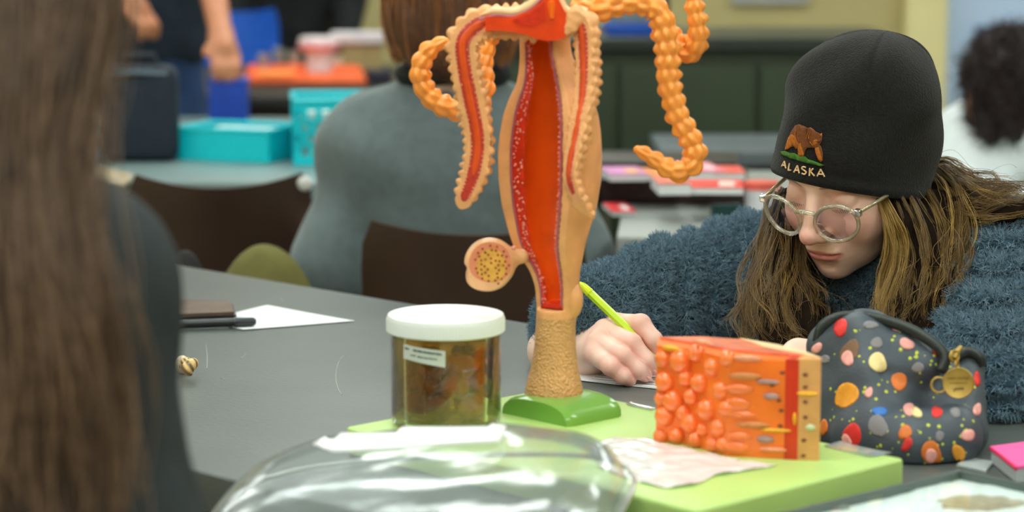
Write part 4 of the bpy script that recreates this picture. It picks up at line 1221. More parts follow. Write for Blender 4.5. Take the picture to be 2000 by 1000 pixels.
proj_poly(hat_bvh, bz([(190, 540), (240, 535), (300, 560), (370, 565), (430, 600), (520, 610), (560, 650), (640, 675), (720, 705), (785, 735), (740, 748), (680, 730), (600, 710), (540, 700), (470, 680), (400, 655), (330, 640), (260, 600), (200, 585)]), 'grass_embroidery', TH_GR, hat, 0.0006, 0.0010, 5)
letters = {'A0': [[(200, 755), (240, 680)], [(240, 680), (258, 782)], [(212, 738), (250, 738)]], 'L': [[(310, 705), (290, 808)], [(290, 808), (328, 806)]], 'A1': [[(368, 838), (418, 738)], [(418, 738), (443, 850)], [(384, 808), (434, 808)]],
           'S': [[(535, 762), (500, 752), (480, 778), (510, 805), (538, 832), (515, 862), (478, 850)]], 'K': [[(590, 770), (582, 885)], [(635, 775), (588, 832)], [(598, 822), (652, 886)]], 'A2': [[(690, 892), (738, 786)], [(738, 786), (792, 895)], [(705, 858), (775, 862)]]}
for k in ('A0', 'L', 'A1', 'S', 'K', 'A2'):
    ln = MB()
    for st in letters[k]: ln.add(*proj_line(hat_bvh, bz(st), 0.00085, 6, 0.0010))
    ln.build('embroidered_letter', TH_CR, hat)

# ------------------------------------------------------------------ glasses (clear frame)
M_FRAME = clear_mat('clear_acetate', (0.95, 0.94, 0.86), 0.06, rough=0.08, fres=0.4, haze=0.20, haze_col=srgb(226, 222, 190))
M_LENS = clear_mat('lens', (0.97, 0.95, 0.97), 0.10, gloss_tint=(0.95, 0.82, 1.0), rough=0.02, fres=0.3)
M_GOLD = mat('hinge_gold', srgb(190, 160, 60), 0.3, 0.1, metallic=0.8)
gl = MB
gls = build('glasses_bridge', *tube_mesh([hl(x, 0.1035 + 0.003 * (1 - (x / 0.011) ** 2), -0.0085 + 0.0025 * (1 - (x / 0.011) ** 2)) for x in np.linspace(-0.011, 0.011, 9)], 0.0026, 10), M_FRAME, girl)
gls.name = 'glasses'
tag(gls, 'clear framed glasses with round lenses')
def lens_rim(sg):
    pts = []
    for a in np.linspace(0, 2 * math.pi, 48, endpoint=False):
        cx, sz = math.cos(a), math.sin(a)
        x = sg * (0.0345 + 0.0265 * cx * (1 if cx * 1 > 0 else 0.94) + 0.002 * sz)
        z = -0.0185 + 0.0225 * sz + (0.002 * cx if sz > 0 else 0)
        f = 0.1035 - 0.010 * (abs(x) / 0.062) ** 2 - 0.05 * max(0, -(z + 0.0185)) * 0.3
        pts.append((x, f, z))
    return pts
for sg in (-1, 1):
    rim = lens_rim(sg); loop = rim + rim[:2]
    V, F = tube_mesh([hl(*p) for p in loop], 0.0023, 10, False)
    fr = build('rim', V, F, M_FRAME, gls)
    inner = [hl(*p) for p in rim]; cen = sum(inner, Vector()) / len(inner)
    cen2 = cen + Fv * 0.002
    Vv = [cen2]; Ff = []
    for ring in (0.35, 0.7, 1.0):
        Vv += [cen2 * (1 - ring) + p * ring - Fv * 0.002 * 0 + (Fv * 0.0012 * (1 - ring * ring)) for p in inner]
    m_ = len(inner)
    Ff += [[0, 1 + (i + 1) % m_, 1 + i] for i in range(m_)]
    for r in range(2):
        Ff += [[1 + r * m_ + i, 1 + r * m_ + (i + 1) % m_, 1 + (r + 1) * m_ + (i + 1) % m_, 1 + (r + 1) * m_ + i] for i in range(m_)]
    build('lens', Vv, Ff, M_LENS, gls)
    hx = sg * 0.0635
    MB().box(hl(sg * 0.0625, 0.0935, -0.004), (0.007, 0.006, 0.008), 0, 0.0015, rot=Matrix((Xh, Fv, Uh)).transposed()).build('end_piece', M_FRAME, gls)
    V, F = tube_mesh([hl(sg * 0.0635, 0.091, -0.004), hl(sg * 0.067, 0.06, -0.007), hl(sg * 0.071, 0.02, -0.010), hl(sg * 0.0735, -0.01, -0.014), hl(sg * 0.0735, -0.03, -0.03)], 0.0021, 8)
    tp = build('temple', V, F, M_FRAME, gls)
    V, F = tube_mesh([hl(sg * 0.0637, 0.089, -0.004), hl(sg * 0.067, 0.060, -0.007), hl(sg * 0.071, 0.02, -0.010)], 0.0009, 6)
    build('core_wire', V, F, M_GOLD, tp)
# necklace charm
nk = MB()
for k in range(22):
    t = k / 21 * 2 - 1
    nk.ball(NECK + Vector((-0.048, -0.055, -0.012)) + Xh * (0.04 * t) + Vector((0, 0.02 * t * t, 0.030 * t * t)), 0.0009, 6, 4)
nk.ball(at(1702, 598, 2.555), 0.004, 10, 8)
nk.build('necklace', mat('silver', (0.75, 0.7, 0.65), 0.2, metallic=1.0), girl)
# ------------------------------------------------------------------ fleece jacket
M_FLEECE = mat('fleece_base', srgb(58, 80, 94), 0.95, 0.2, 120, spec=0.1)
M_PILE = hair_mat('fleece_pile', srgb(82, 108, 126), srgb(126, 152, 168), 0.9)
UPM = at(1300, 596, 2.685)
def jacket_f(P):
    d = cap(P, PV + Vector((-0.02, -0.02, 0.02)), CH, 0.15, 0.135)
    d = smin(d, cap(P, S_R + Vector((0.02, 0.0, 0)), S_L + Vector((-0.02, 0, 0)), 0.068, 0.078), 0.06)
    a = cap(P, S_R, UPM, 0.076, 0.066)
    a = smin(a, cap(P, UPM, E_R, 0.066, 0.054), 0.02)
    a = smin(a, cap(P, E_R, W_R + (E_R - W_R) * 0.25, 0.052, 0.042), 0.03)
    # folds across the sleeve
    t = (P[0] - E_R.x) / (S_R.x - E_R.x)
    a = a - 0.0065 * np.sin(34 * t + 2.5 * snoise(P, 4, 3)) * np.clip(t, 0, 1) ** 0.5
    d = smin(d, a, 0.03)
    b = cap(P, S_L, E_L, 0.086, 0.062)
    tb = (S_L.z - P[2]) / (S_L.z - E_L.z)
    b = b - 0.006 * np.sin(20 * tb + 18 * (P[0] - S_L.x) + 2 * snoise(P, 4, 5))
    d = smin(d, b, 0.035)
    c = cap(P, E_L + Vector((0.0, 0.0, -0.006)), LW + (E_L - LW) * 0.12, 0.046, 0.036)
    d = smin(d, c, 0.022)
    d = smin(d, cap(P, NECK + Vector((0.05, 0.06, 0.0)), CH + Vector((0.05, 0.06, 0)), 0.075, 0.10), 0.05)
    d = d + 0.0028 * snoise(P, 26, 9)
    # neck opening and cuff openings
    d = smax(d, -cap(P, NECK + Vector((-0.035, -0.05, -0.05)), NECK + Vector((-0.02, -0.03, 0.2)), 0.058, 0.085), 0.012)
    d = smax(d, -cap(P, W_R + (E_R - W_R) * 0.30, W_R + (W_R - E_R) * 0.8, 0.032, 0.040), 0.006)
    d = np.maximum(d, (TABLE + 0.003 - P[2]) * (((P[0] * TN.x + P[1] * TN.y) < FAR_N + 0.012) * 1.0) - 1.0 * ((P[0] * TN.x + P[1] * TN.y) >= FAR_N + 0.012))
    return d
VJ, FJ = sdf_mesh(jacket_f, (-0.02, 2.18, 0.45), (0.72, 3.08, 1.02), 0.0042)
jk = build('fleece_jacket', VJ, FJ, M_FLEECE, girl)
tag(jk, 'slate blue sherpa fleece jacket')
pile = fuzz_on(VJ, FJ, 26000, 0.0085, 0.00042, M_PILE, 'fleece_pile', jk, 8, jitter=0.9, clump=7, kpts=4, curl=0.55, down=0.25, keep=lambda c: ((c[:, 2] > 0.755) & (c[:, 0] < 0.66)) * 1.0)
tag(pile, kind='stuff')
# cuff hem, dark inside with a yellow seam
ax_ = (W_R - E_R).normalized()
s1 = ax_.cross(Vector((0, 0, 1))).normalized(); s2 = ax_.cross(s1)
cc = W_R + (E_R - W_R) * 0.26
cu = MB().tube([cc + (s1 * math.cos(a) + s2 * math.sin(a)) * 0.036 for a in np.linspace(0, 2 * math.pi, 29)], 0.005, 8, False).build('cuff', mat('cuff_dark', srgb(28, 26, 26), 0.9), jk)
MB().tube([cc - ax_ * -0.004 + (s1 * math.cos(a) + s2 * math.sin(a)) * 0.033 for a in np.linspace(0, 2 * math.pi, 29)], 0.0009, 6, False).build('cuff_seam', mat('seam_yellow', srgb(170, 120, 20), 0.7), cu)
def shirt_f(P):
    d = cap(P, PV, CH, 0.128, 0.122)
    d = smin(d, cap(P, NECK + Vector((-0.03, -0.035, -0.045)), CH, 0.062, 0.1), 0.04)
    return smax(d, -cap(P, NECK + Vector((-0.03, -0.04, 0.0)), NECK + Vector((0, 0, 0.2)), 0.056), 0.006)
V, F = sdf_mesh(shirt_f, (0.2, 2.45, 0.45), (0.8, 3.1, 0.95), 0.006)
build('shirt', V, F, mat('dark_shirt', srgb(30, 28, 30), 0.9), girl)
def legs_f(P):
    d = cap(P, PV + Vector((0, 0, 0.02)), PV, 0.13, 0.13)
    for sgn in (-1, 1):
        hip = PV + Vector((0.07, -0.07, 0)) * sgn; kn = hip + Vector((-0.27, -0.27, -0.02)); ft = kn + Vector((0.03, 0.03, -0.34))
        d = smin(d, cap(P, hip, kn, 0.085, 0.065), 0.03); d = smin(d, cap(P, kn, ft, 0.062, 0.05), 0.02)
    return d
V, F = sdf_mesh(legs_f, (0.15, 2.35, 0.0), (0.85, 3.15, 0.70), 0.009)
build('trousers', V, F, mat('jeans', srgb(40, 52, 72), 0.85, 0.2, 80), girl)
chair((0.74, 3.04), math.radians(135.5 + 0), 'brown plastic chair under the person in the black beanie', w=0.36, back_z=(0.5, 0.78))

# ------------------------------------------------------------------ long hair
M_HAIR = hair_mat('hair_brown', srgb(56, 40, 20), srgb(138, 108, 58), 0.34)
M_HAIRL = hair_mat('hair_gold', srgb(112, 84, 38), srgb(190, 154, 86), 0.32)
M_HAIRD = hair_mat('hair_dark', srgb(34, 22, 14), srgb(66, 44, 26), 0.45)
left_g = [
    [at(1532, 372, 2.60), at(1518, 430, 2.58), at(1498, 500, 2.53), at(1478, 580, 2.48), at(1462, 650, 2.45), at(1452, 690, 2.43)],
    [at(1540, 380, 2.58), at(1530, 440, 2.56), at(1515, 520, 2.51), at(1510, 590, 2.46), at(1520, 660, 2.43), at(1530, 690, 2.42)],
    [at(1535, 390, 2.57), at(1518, 450, 2.55), at(1500, 540, 2.50), at(1492, 620, 2.45), at(1500, 690, 2.42)],
    [at(1545, 400, 2.57), at(1545, 470, 2.55), at(1552, 540, 2.52), at(1570, 600, 2.48), at(1590, 665, 2.44)],
    [at(1548, 400, 2.58), at(1550, 480, 2.56), at(1540, 560, 2.51), at(1545, 630, 2.47), at(1560, 690, 2.44)],
]
dark_g = [[at(1552, 420, 2.60), at(1570, 500, 2.60), at(1590, 570, 2.575), at(1600, 640, 2.54), at(1600, 700, 2.50)],
          [at(1560, 440, 2.61), at(1600, 530, 2.62), at(1640, 600, 2.60), at(1650, 680, 2.55)],
          [at(1790, 420, 2.57), at(1770, 520, 2.57), at(1755, 600, 2.55), at(1750, 700, 2.50)],
          [at(1800, 400, 2.56), at(1795, 500, 2.55), at(1790, 600, 2.52), at(1790, 690, 2.48)]]
right_gold = [[at(1722, 388, 2.475), at(1742, 430, 2.462), at(1756, 480, 2.46), at(1745, 550, 2.45), at(1735, 610, 2.43), at(1732, 650, 2.42)],
              [at(1718, 390, 2.475), at(1735, 425, 2.465), at(1742, 490, 2.46), at(1728, 560, 2.455), at(1720, 620, 2.43), at(1716, 655, 2.42)]]
right_g = [[at(1745, 388, 2.485), at(1768, 440, 2.475), at(1775, 520, 2.465), at(1765, 600, 2.44), at(1760, 660, 2.42)],
           [at(1775, 390, 2.50), at(1800, 450, 2.48), at(1812, 530, 2.46), at(1800, 600, 2.43), at(1792, 660, 2.41)],
           [at(1805, 385, 2.52), at(1832, 450, 2.48), at(1838, 530, 2.45), at(1828, 600, 2.42), at(1822, 650, 2.40)],
           [at(1825, 370, 2.54), at(1855, 430, 2.49), at(1868, 500, 2.45), at(1855, 570, 2.42), at(1842, 640, 2.40)],
           [at(1832, 340, 2.57), at(1870, 380, 2.51), at(1885, 450, 2.455), at(1872, 520, 2.43), at(1860, 590, 2.41)]]
back_g = [[at(1825, 345, 2.58), at(1858, 348, 2.57), at(1900, 378, 2.53), at(1945, 396, 2.50), at(2000, 398, 2.49), at(2050, 420, 2.50)],
          [at(1828, 365, 2.57), at(1862, 372, 2.545), at(1905, 400, 2.50), at(1960, 408, 2.475), at(2030, 415, 2.48)],
          [at(1825, 385, 2.55), at(1868, 405, 2.50), at(1910, 420, 2.47), at(1965, 415, 2.455), at(2030, 400, 2.46)],
          [at(1820, 330, 2.60), at(1850, 335, 2.60), at(1895, 362, 2.56), at(1950, 380, 2.53), at(2020, 385, 2.52)]]
def clumps(guides, n_cl, n_str, spread, tight, k, wave, seed):
    "each guide becomes a bundle of stringy wavy clumps"
    c = locks(guides, n_cl, spread, k, wave, seed, 0.0016, 0.25)
    return locks([list(x) for x in c], n_str, tight, k, wave * 0.25, seed + 50, 0.0006, 0.35)
hr = curves_obj('long_hair', np.concatenate([
    clumps(left_g, 16, 22, 0.0105, 0.0017, 18, 0.009, 1), clumps(right_g, 15, 22, 0.0105, 0.0017, 18, 0.007, 2), clumps(back_g, 15, 22, 0.0105, 0.0018, 18, 0.007, 3)]), 0.00018 * np.linspace(1, 0.6, 18), M_HAIR, girl)
tag(hr, 'long wavy light brown hair')
curves_obj('golden_locks', np.concatenate([clumps(right_gold, 9, 16, 0.0055, 0.0013, 18, 0.004, 5), clumps(left_g[:4], 4, 10, 0.011, 0.0012, 18, 0.011, 6), clumps(right_g[1:], 3, 10, 0.009, 0.0012, 18, 0.008, 7), clumps(back_g, 4, 10, 0.010, 0.0012, 18, 0.008, 8),
    locks(left_g, 6, 0.018, 18, 0.018, 16, 0.003), locks(right_g + back_g, 5, 0.016, 18, 0.016, 17, 0.003)]), 0.00017 * np.linspace(1, 0.6, 18), M_HAIRL, girl)
curves_obj('under_hair', locks(dark_g, 330, 0.013, 14, 0.005, 9, 0.0008), 0.0003, M_HAIRD, girl)
# hair bed so that no gaps show through to the collar
def bed_f(P):
    d = None
    for g, r in [(x, 0.013) for x in dark_g] + [(x, 0.0085) for x in left_g[1:]] + [(x, 0.010) for x in right_g[:4]] + [(x, 0.010) for x in back_g[1:3]]:
        for a, b in zip(g[:-1], g[1:]):
            s = cap(P, a, b, r); d = s if d is None else smin(d, s, 0.008)
    L = to_local(P)
    face = ell(L, (0, 0.075, -0.035), (0.058, 0.05, 0.085)) * HS
    return smax(d + 0.003 * snoise(P, 40, 4), -face, 0.004)
V, F = sdf_mesh(bed_f, (0.24, 2.38, 0.78), (0.62, 2.70, 1.04), 0.003)
build('hair_bed', V, F, mat('hair_base', srgb(27, 18, 11), 0.9, 0.3, 200, spec=0.1), girl)
# back of the head under the hat
def scalp_f(P):
    L = to_local(P)
    return np.maximum(ell(L, (0, -0.02, -0.01), (0.079, 0.085, 0.075)) * HS, (L[1] - 0.012) * HS)
V, F = sdf_mesh(scalp_f, *bounds(H0, pad=0.11), 0.004)
build('scalp_hair', V, F, mat('hair_base', (0, 0, 0)), girl)

# ------------------------------------------------------------------ pen
PEN0, PEN1 = at(1131, 552, 2.522), on(1332, 744, TABLE + 0.003)
pd = (PEN1 - PEN0).normalized()
YG = mat('pen_lime', srgb(196, 232, 10), 0.3, 0.06, 30, sss=0.2, sss_r=(0.01, 0.01, 0.002))
YG2 = clear_mat('pen_clear_lime', srgb(170, 226, 30), 0.05, haze=0.45, haze_col=srgb(150, 220, 10))
pen = empty('pen', PEN1, 'bright lime green pen held in the writing hand', 'pen')
LP = (PEN1 - PEN0).length
MB().tube([PEN0 + pd * 0.012, PEN0 + pd * (LP - 0.022)], 0.0046, 6).build('barrel', YG, pen)
MB().tube([PEN0, PEN0 + pd * 0.006, PEN0 + pd * 0.016], [0.0018, 0.0042, 0.0049], 10).build('end_cap', mat('pen_cap', srgb(214, 226, 6), 0.35), pen)
MB().tube([PEN0 + pd * (LP - 0.022), PEN0 + pd * (LP - 0.008), PEN1], [0.0045, 0.0022, 0.0006], 10).build('tip', mat('pen_tip', srgb(120, 150, 30), 0.3), pen)
hole = PEN0 + pd * 0.083
MB().ball(hole + Vector((-0.1, -0.9, 0.35)).normalized() * 0.0042, 0.0007, 8, 6).build('vent_hole', mat('vent', srgb(60, 110, 10), 0.6), pen)

# worksheet under the hand
sheet('worksheet', [on(1100, 742), on(1420, 775), on(1480, 716), on(1180, 692)], 'white worksheet under the writing hand', 'paper', lift=0.0008)
wp = MB()
for k in range(5):
    a, b = on(1150 + 6 * k, 744 - 4 * k, TABLE + 0.0015), on(1290, 758 - 5 * k, TABLE + 0.0015)
    wp.tube([a, b], 0.0003, 4)
_ws = bpy.data.objects['worksheet']
tag(wp.build('printed_lines', mat('print_grey', srgb(130, 128, 132), 0.7), _ws), kind='stuff')
# ------------------------------------------------------------------ patterned pouch
def slab_pts(lst): return [at(*p) for p in lst]
PC = mat('pouch_fabric', srgb(66, 76, 86), 0.5, 0.10, 40, 0.2, 400)
pouch = empty('zip_pouch', at(1750, 880, 2.13), 'dark grey zip pouch with yellow specks and colourful printed patches beside the green plate', 'pouch')
n2 = TN
def slab(P, pts, half, r):
    "rounded plate: distance to a polyline fan in the table direction, thick along the table normal"
    d = None
    for a, b in pts:
        s = cap(P, a, b, r); d = s if d is None else np.minimum(d, s)
    return d
A1, A2, A3, A4 = at(1632, 680, 2.235), at(1690, 668, 2.215), at(1762, 684, 2.195), at(1805, 712, 2.18)
Bm1, Bm2, Bm3, Bm4 = at(1632, 830, 2.215), at(1700, 845, 2.17), at(1790, 868, 2.135), at(1860, 850, 2.135)
def pouch_f(P):
    d = None
    for a, b, r in ((A1, A2, 0.017), (A2, A3, 0.017), (A3, A4, 0.016), (A1, Bm1, 0.022), (A2, Bm2, 0.026), (Bm1, Bm2, 0.026), (Bm2, Bm3, 0.030), (Bm3, Bm4, 0.028), (A2, at(1700, 740, 2.19), 0.028), (at(1690, 700, 2.21), at(1760, 720, 2.19), 0.020), (at(1790, 770, 2.195), at(1870, 800, 2.185), 0.024), (A1, at(1700, 740, 2.20), 0.024), (at(1640, 760, 2.225), at(1720, 800, 2.18), 0.03)):
        s = cap(P, a, b, r); d = s if d is None else smin(d, s, 0.014)
    e = smin(cap(P, at(1884, 722, 2.20), at(1870, 840, 2.165), 0.018, 0.026), cap(P, at(1820, 720, 2.20), at(1870, 840, 2.165), 0.014, 0.024), 0.012)
    e = smin(e, cap(P, at(1835, 735, 2.20), at(1885, 730, 2.20), 0.014), 0.01)
    d = smin(d, e, 0.006)
    d = smax(d, -cap(P, at(1835, 770, 2.135), at(1730, 728, 2.165), 0.010, 0.003), 0.010)
    d = smax(d, -cap(P, at(1755, 930, 2.08), at(1760, 860, 2.10), 0.006, 0.002), 0.008)
    d = d + 0.0014 * snoise(P, 22, 31)
    return np.maximum(d, TABLE + 0.001 - P[2])
VP, FP = sdf_mesh(pouch_f, *bounds(at(1585, 600, 2.25), at(1930, 930, 2.08), pad=0.03), 0.002)
pb = build('pouch_body', VP, FP, PC, pouch)
p_bvh = BVHTree.FromPolygons([Vector(v) for v in VP], FP.tolist())
ZIP = mat('zip_tape', srgb(34, 42, 40), 0.7, 0.1, 100, 0.5, 600)
def zpath(pts, r1, name):
    P = spline([tuple(p) for p in pts], 40)
    z = build(name, *tube_mesh(P, r1, 10), ZIP, pouch)
    P2 = P + np.array([-0.001, -0.003, 0.0022])
    build('zip_teeth', *tube_mesh(P2, r1 * 0.45, 8), mat('zip_teeth', srgb(58, 66, 64), 0.5, 0.2, 400, 0.6, 900), z)
zpath([at(1596, 668, 2.225), at(1606, 638, 2.222), at(1642, 619, 2.222), at(1700, 620, 2.205), at(1770, 640, 2.185), at(1825, 672, 2.17), at(1846, 700, 2.165), at(1838, 726, 2.16)], 0.0052, 'zipper')
zpath([at(1866, 696, 2.185), at(1890, 687, 2.188), at(1912, 697, 2.188), at(1917, 712, 2.19)], 0.0050, 'zipper')
# plain colour patches and specks printed on the cloth (no figures)
PCOL = {'red': srgb(222, 48, 44), 'pink': srgb(236, 168, 158), 'orange': srgb(216, 116, 42), 'gold': srgb(236, 160, 44), 'blue': srgb(44, 116, 200), 'grey': srgb(138, 152, 168), 'cream': srgb(236, 214, 150), 'brown': srgb(120, 88, 62), 'green': srgb(70, 140, 70)}
patches = [(1642, 640, 13, 17, 0.5, 'red'), (1660, 686, 16, 24, 0.4, 'brown'), (1656, 700, 12, 14, 0.3, 'pink'), (1714, 708, 18, 18, 0.6, 'cream'), (1700, 635, 16, 7, 0.1, 'grey'), (1754, 643, 11, 5, 0.2, 'pink'), (1712, 670, 13, 10, -0.6, 'grey'), (1771, 672, 14, 11, 0.3, 'pink'),
           (1830, 684, 9, 13, -0.3, 'red'), (1793, 718, 12, 10, 0.2, 'grey'), (1756, 745, 17, 16, 0.5, 'orange'), (1654, 772, 25, 22, -0.5, 'gold'), (1697, 767, 7, 11, 0.2, 'pink'), (1718, 804, 17, 8, 0.0, 'blue'), (1715, 832, 19, 21, 0.0, 'grey'), (1665, 850, 17, 24, -0.2, 'red'), (1655, 862, 9, 14, -0.2, 'pink'),
           (1775, 800, 12, 11, 0.6, 'pink'), (1790, 806, 11, 9, 0.6, 'cream'), (1768, 845, 13, 14, 0.2, 'orange'), (1835, 852, 9, 10, 0.2, 'grey'), (1819, 885, 20, 23, 0.0, 'orange'), (1818, 890, 12, 13, 0.0, 'pink'), (1872, 885, 11, 18, -0.2, 'gold'), (1609, 835, 8, 16, 0.0, 'orange'), (1596, 680, 8, 12, 0.5, 'pink'),
           (1612, 702, 9, 8, -0.5, 'grey'), (1908, 740, 6, 14, 0.0, 'red'), (1908, 800, 7, 13, 0.0, 'pink'), (1830, 805, 10, 12, 0.4, 'red'), (1890, 850, 12, 12, 0.6, 'pink'), (1772, 868, 9, 14, 0.4, 'red'), (1866, 806, 11, 9, 0.4, 'grey')]
r_ = np.random.default_rng(4)
for u, v, ru, rv, a, c in patches:
    ph = r_.uniform(0, 6.28)
    poly = []
    for t in np.linspace(0, 2 * math.pi, 18, endpoint=False):
        k = 1 + 0.10 * math.sin(2 * t + ph) + 0.06 * math.sin(3 * t + 2 * ph)
        x, y = ru * k * math.cos(t), rv * k * math.sin(t)
        poly.append((u + x * math.cos(a) - y * math.sin(a), v + x * math.sin(a) + y * math.cos(a)))
    pbk = 0.0005 + (0.0003 if c in ('pink', 'cream') else 0)
    proj_poly(p_bvh, poly, 'printed_patch', mat('print_' + c, PCOL[c], 0.55, 0.12, 120), pb, pbk, 0.0002, 5)
sp = MB()
for k in range(130):
    u, v = r_.uniform(1600, 1905), r_.uniform(625, 905)
    hit, nr, ix, ds = p_bvh.ray_cast(Vector((0, 0, CZ)), ray(u, v).normalized())
    if hit is None: continue
    if nr.dot(ray(u, v)) > 0: nr = -nr
    sp.ball(hit, (r_.uniform(0.0006, 0.0019),) * 2 + (0.0004,), 7, 4, rot=nr.to_track_quat('Z', 'Y').to_matrix())
tag(sp.build('printed_specks', mat('print_yellow', srgb(196, 206, 50), 0.5), pb), 'yellow specks', kind='stuff')
# round metal tag, split ring and clasp
GOLDM = mat('tag_gold', srgb(176, 146, 72), 0.42, 0.12, 60, metallic=0.55)
tc_ = at(1872, 748, 2.128)
tq = Vector((-0.30, -0.93, 0.18)).normalized()
TR = tq.to_track_quat('Z', 'Y').to_matrix()
txa = (Vector((1, 0, 0)) - tq * tq.x).normalized(); tya = tq.cross(txa)
tg = MB().lathe(tc_, [(0.0, 0.0), (0.0, 0.0012), (0.0122, 0.0012), (0.0134, 0.0019), (0.0140, 0.0012), (0.0140, -0.0012), (0.0, -0.0012)], 40, TR).build('round_tag', GOLDM, pouch)
tag(tg, 'round brass coloured tag with two engraved lines')
def ring(c, R, r, nrm, name, parent, m=GOLDM):
    q = Vector(nrm).normalized().to_track_quat('Z', 'Y').to_matrix()
    return MB().tube([Vector(c) + q @ Vector((R * math.cos(a), R * math.sin(a), 0)) for a in np.linspace(0, 2 * math.pi, 29)], r, 8, False).build(name, m, parent)
ring(at(1834, 752, 2.135), 0.0068, 0.0011, (-0.2, -1, 0.2), 'split_ring', pouch)
ring(at(1869, 713, 2.14), 0.0038, 0.0010, (0.9, -0.5, 0.1), 'jump_ring', tg)
ring(at(1864, 696, 2.15), 0.0050, 0.0014, (0.6, -0.8, 0.2), 'clasp', tg)
MB().tube([at(1862, 700, 2.15), at(1868, 688, 2.155), at(1877, 678, 2.16)], [0.0028, 0.0030, 0.0022], 10).build('zip_pull', GOLDM, pouch)
def engraved(txt, c, size, name, parent, m):
    cu = bpy.data.curves.new(name, 'FONT'); cu.body = txt; cu.size = size; cu.align_x = 'CENTER'; cu.align_y = 'CENTER'; cu.extrude = 0.00012
    tmp = bpy.data.objects.new('tmp', cu); COL.objects.link(tmp)
    dg = bpy.context.evaluated_depsgraph_get(); me = bpy.data.meshes.new_from_object(tmp.evaluated_get(dg)); bpy.data.objects.remove(tmp)
    me.materials.clear(); me.materials.append(m); o = bpy.data.objects.new(name, me)
    zax = tq; xax = Vector((1, 0, 0)); xax = (xax - zax * xax.dot(zax)).normalized(); yax = zax.cross(xax)
    M = Matrix((xax, yax, zax)).transposed().to_4x4(); M.translation = c
    me.transform(M)
    return link(o, parent)
DKG = mat('tag_engraving', srgb(78, 62, 24), 0.6)
for txt, dz, sz in (('HARRY POTTER', 0.0040, 0.0027),):
    engraved(txt, tc_ + tq * 0.0016 + tya * dz, sz, 'engraving', tg, DKG)
MB().tube([tc_ + tq * 0.0017 - txa * 0.008, tc_ + tq * 0.0017 + txa * 0.008], 0.0002, 4).build('engraved_line', DKG, tg)
sc_ = MB()
sc_.tube([tc_ + tq * 0.0017 + txa * x + tya * (-0.0050 + 0.0009 * math.sin(x * 3600) - (0.0022 if -0.0040 < x < -0.0030 else 0)) for x in np.linspace(-0.0045, 0.0050, 60)], 0.0003, 4)
sc_.build('engraved_script', DKG, tg)

# ------------------------------------------------------------------ display case with a glass lid, near right
DZ = TABLE + 0.022
dc0 = on(1873, 915, DZ); dl = on(1500, 1006, DZ); dr = on(2030, 950, DZ)
e1 = (dl - dc0).normalized(); e2 = (dr - dc0); e2 = (e2 - e1 * e2.dot(e1)).normalized()
LA, LB = 0.30, 0.20
def dpt(a, b, z): p = dc0 + e1 * a + e2 * b; return Vector((p.x, p.y, z))
dcase = empty('display_case', dpt(LA / 2, LB / 2, TABLE), 'shallow glass topped specimen case with dark grey rim and white lining', 'display case')
rzc = math.atan2(e1.y, e1.x)
BRD = mat('case_rim', srgb(74, 86, 82), 0.45, 0.08, 30)
for a0, a1, b0, b1 in ((0, LA, 0, 0.006), (0, LA, LB - 0.006, LB), (0, 0.006, 0.006, LB - 0.006), (LA - 0.006, LA, 0.006, LB - 0.006)):
    MB().box(dpt((a0 + a1) / 2, (b0 + b1) / 2, (TABLE + 0.001 + DZ) / 2), (a1 - a0, b1 - b0, DZ - TABLE - 0.001), rzc, 0.0025).build('rim_side', BRD, dcase)
MB().box(dpt(LA / 2, LB / 2, TABLE + 0.003), (LA - 0.02, LB - 0.02, 0.004), rzc).build('bottom', BRD, dcase, smooth=False)
V = []; F = []; n = 26
for i in range(n + 1):
    for j in range(n + 1):
        p = dpt(0.006 + (LA - 0.012) * i / n, 0.006 + (LB - 0.012) * j / n, 0)
        z = TABLE + 0.0145 + 0.0012 * snoise((np.array(p.x), np.array(p.y), np.array(0.0)), 30, 8) + 0.001 * snoise((np.array(p.x), np.array(p.y), np.array(0.0)), 90, 18)
        V.append((p.x, p.y, float(z)))
for i in range(n):
    for j in range(n): F.append([i * (n + 1) + j, (i + 1) * (n + 1) + j, (i + 1) * (n + 1) + j + 1, i * (n + 1) + j + 1])
build('cotton_lining', V, F, mat('cotton', srgb(240, 248, 247), 0.9, 0.06, 60, 0.3, 150), dcase)
MB().box(dpt(LA / 2, LB / 2, DZ - 0.003), (LA - 0.0125, LB - 0.0125, 0.002), rzc).build('glass_lid', clear_mat('case_glass', (0.98, 1.0, 0.99), 0.02, rough=0.05, fres=0.1, gain=0.3), dcase, smooth=False)
def flat_spec(u, v, ru, rv, label, col, seed, h=0.004):
    p = on(u, v, TABLE + 0.014); s = p.y / FPX
    f = lambda P: np.maximum(ell(P, p, (ru * s, rv * s, h)) + 0.003 * snoise(P, 45, seed), np.abs(P[2] - p.z) - h)
    V, F = sdf_mesh(f, *bounds(p - Vector((ru * s, rv * s, 0)), p + Vector((ru * s, rv * s, 0)), pad=0.012), 0.0018)
    return tag(build('mounted_specimen', V, F, mat('spec_%d' % seed, col, 0.7, 0.25, 90, 0.4, 150)), label, 'specimen')
flat_spec(1915, 985, 90, 60, 'tan flat dried specimen mounted in the glass topped case', srgb(176, 160, 132), 61)
flat_spec(1618, 995, 42, 22, 'grey flat specimen by the corner of the glass topped case', srgb(128, 132, 122), 62)
flat_spec(1636, 990, 8, 14, 'small pink specimen lying on cotton in the glass topped case', srgb(226, 150, 160), 63, 0.003)
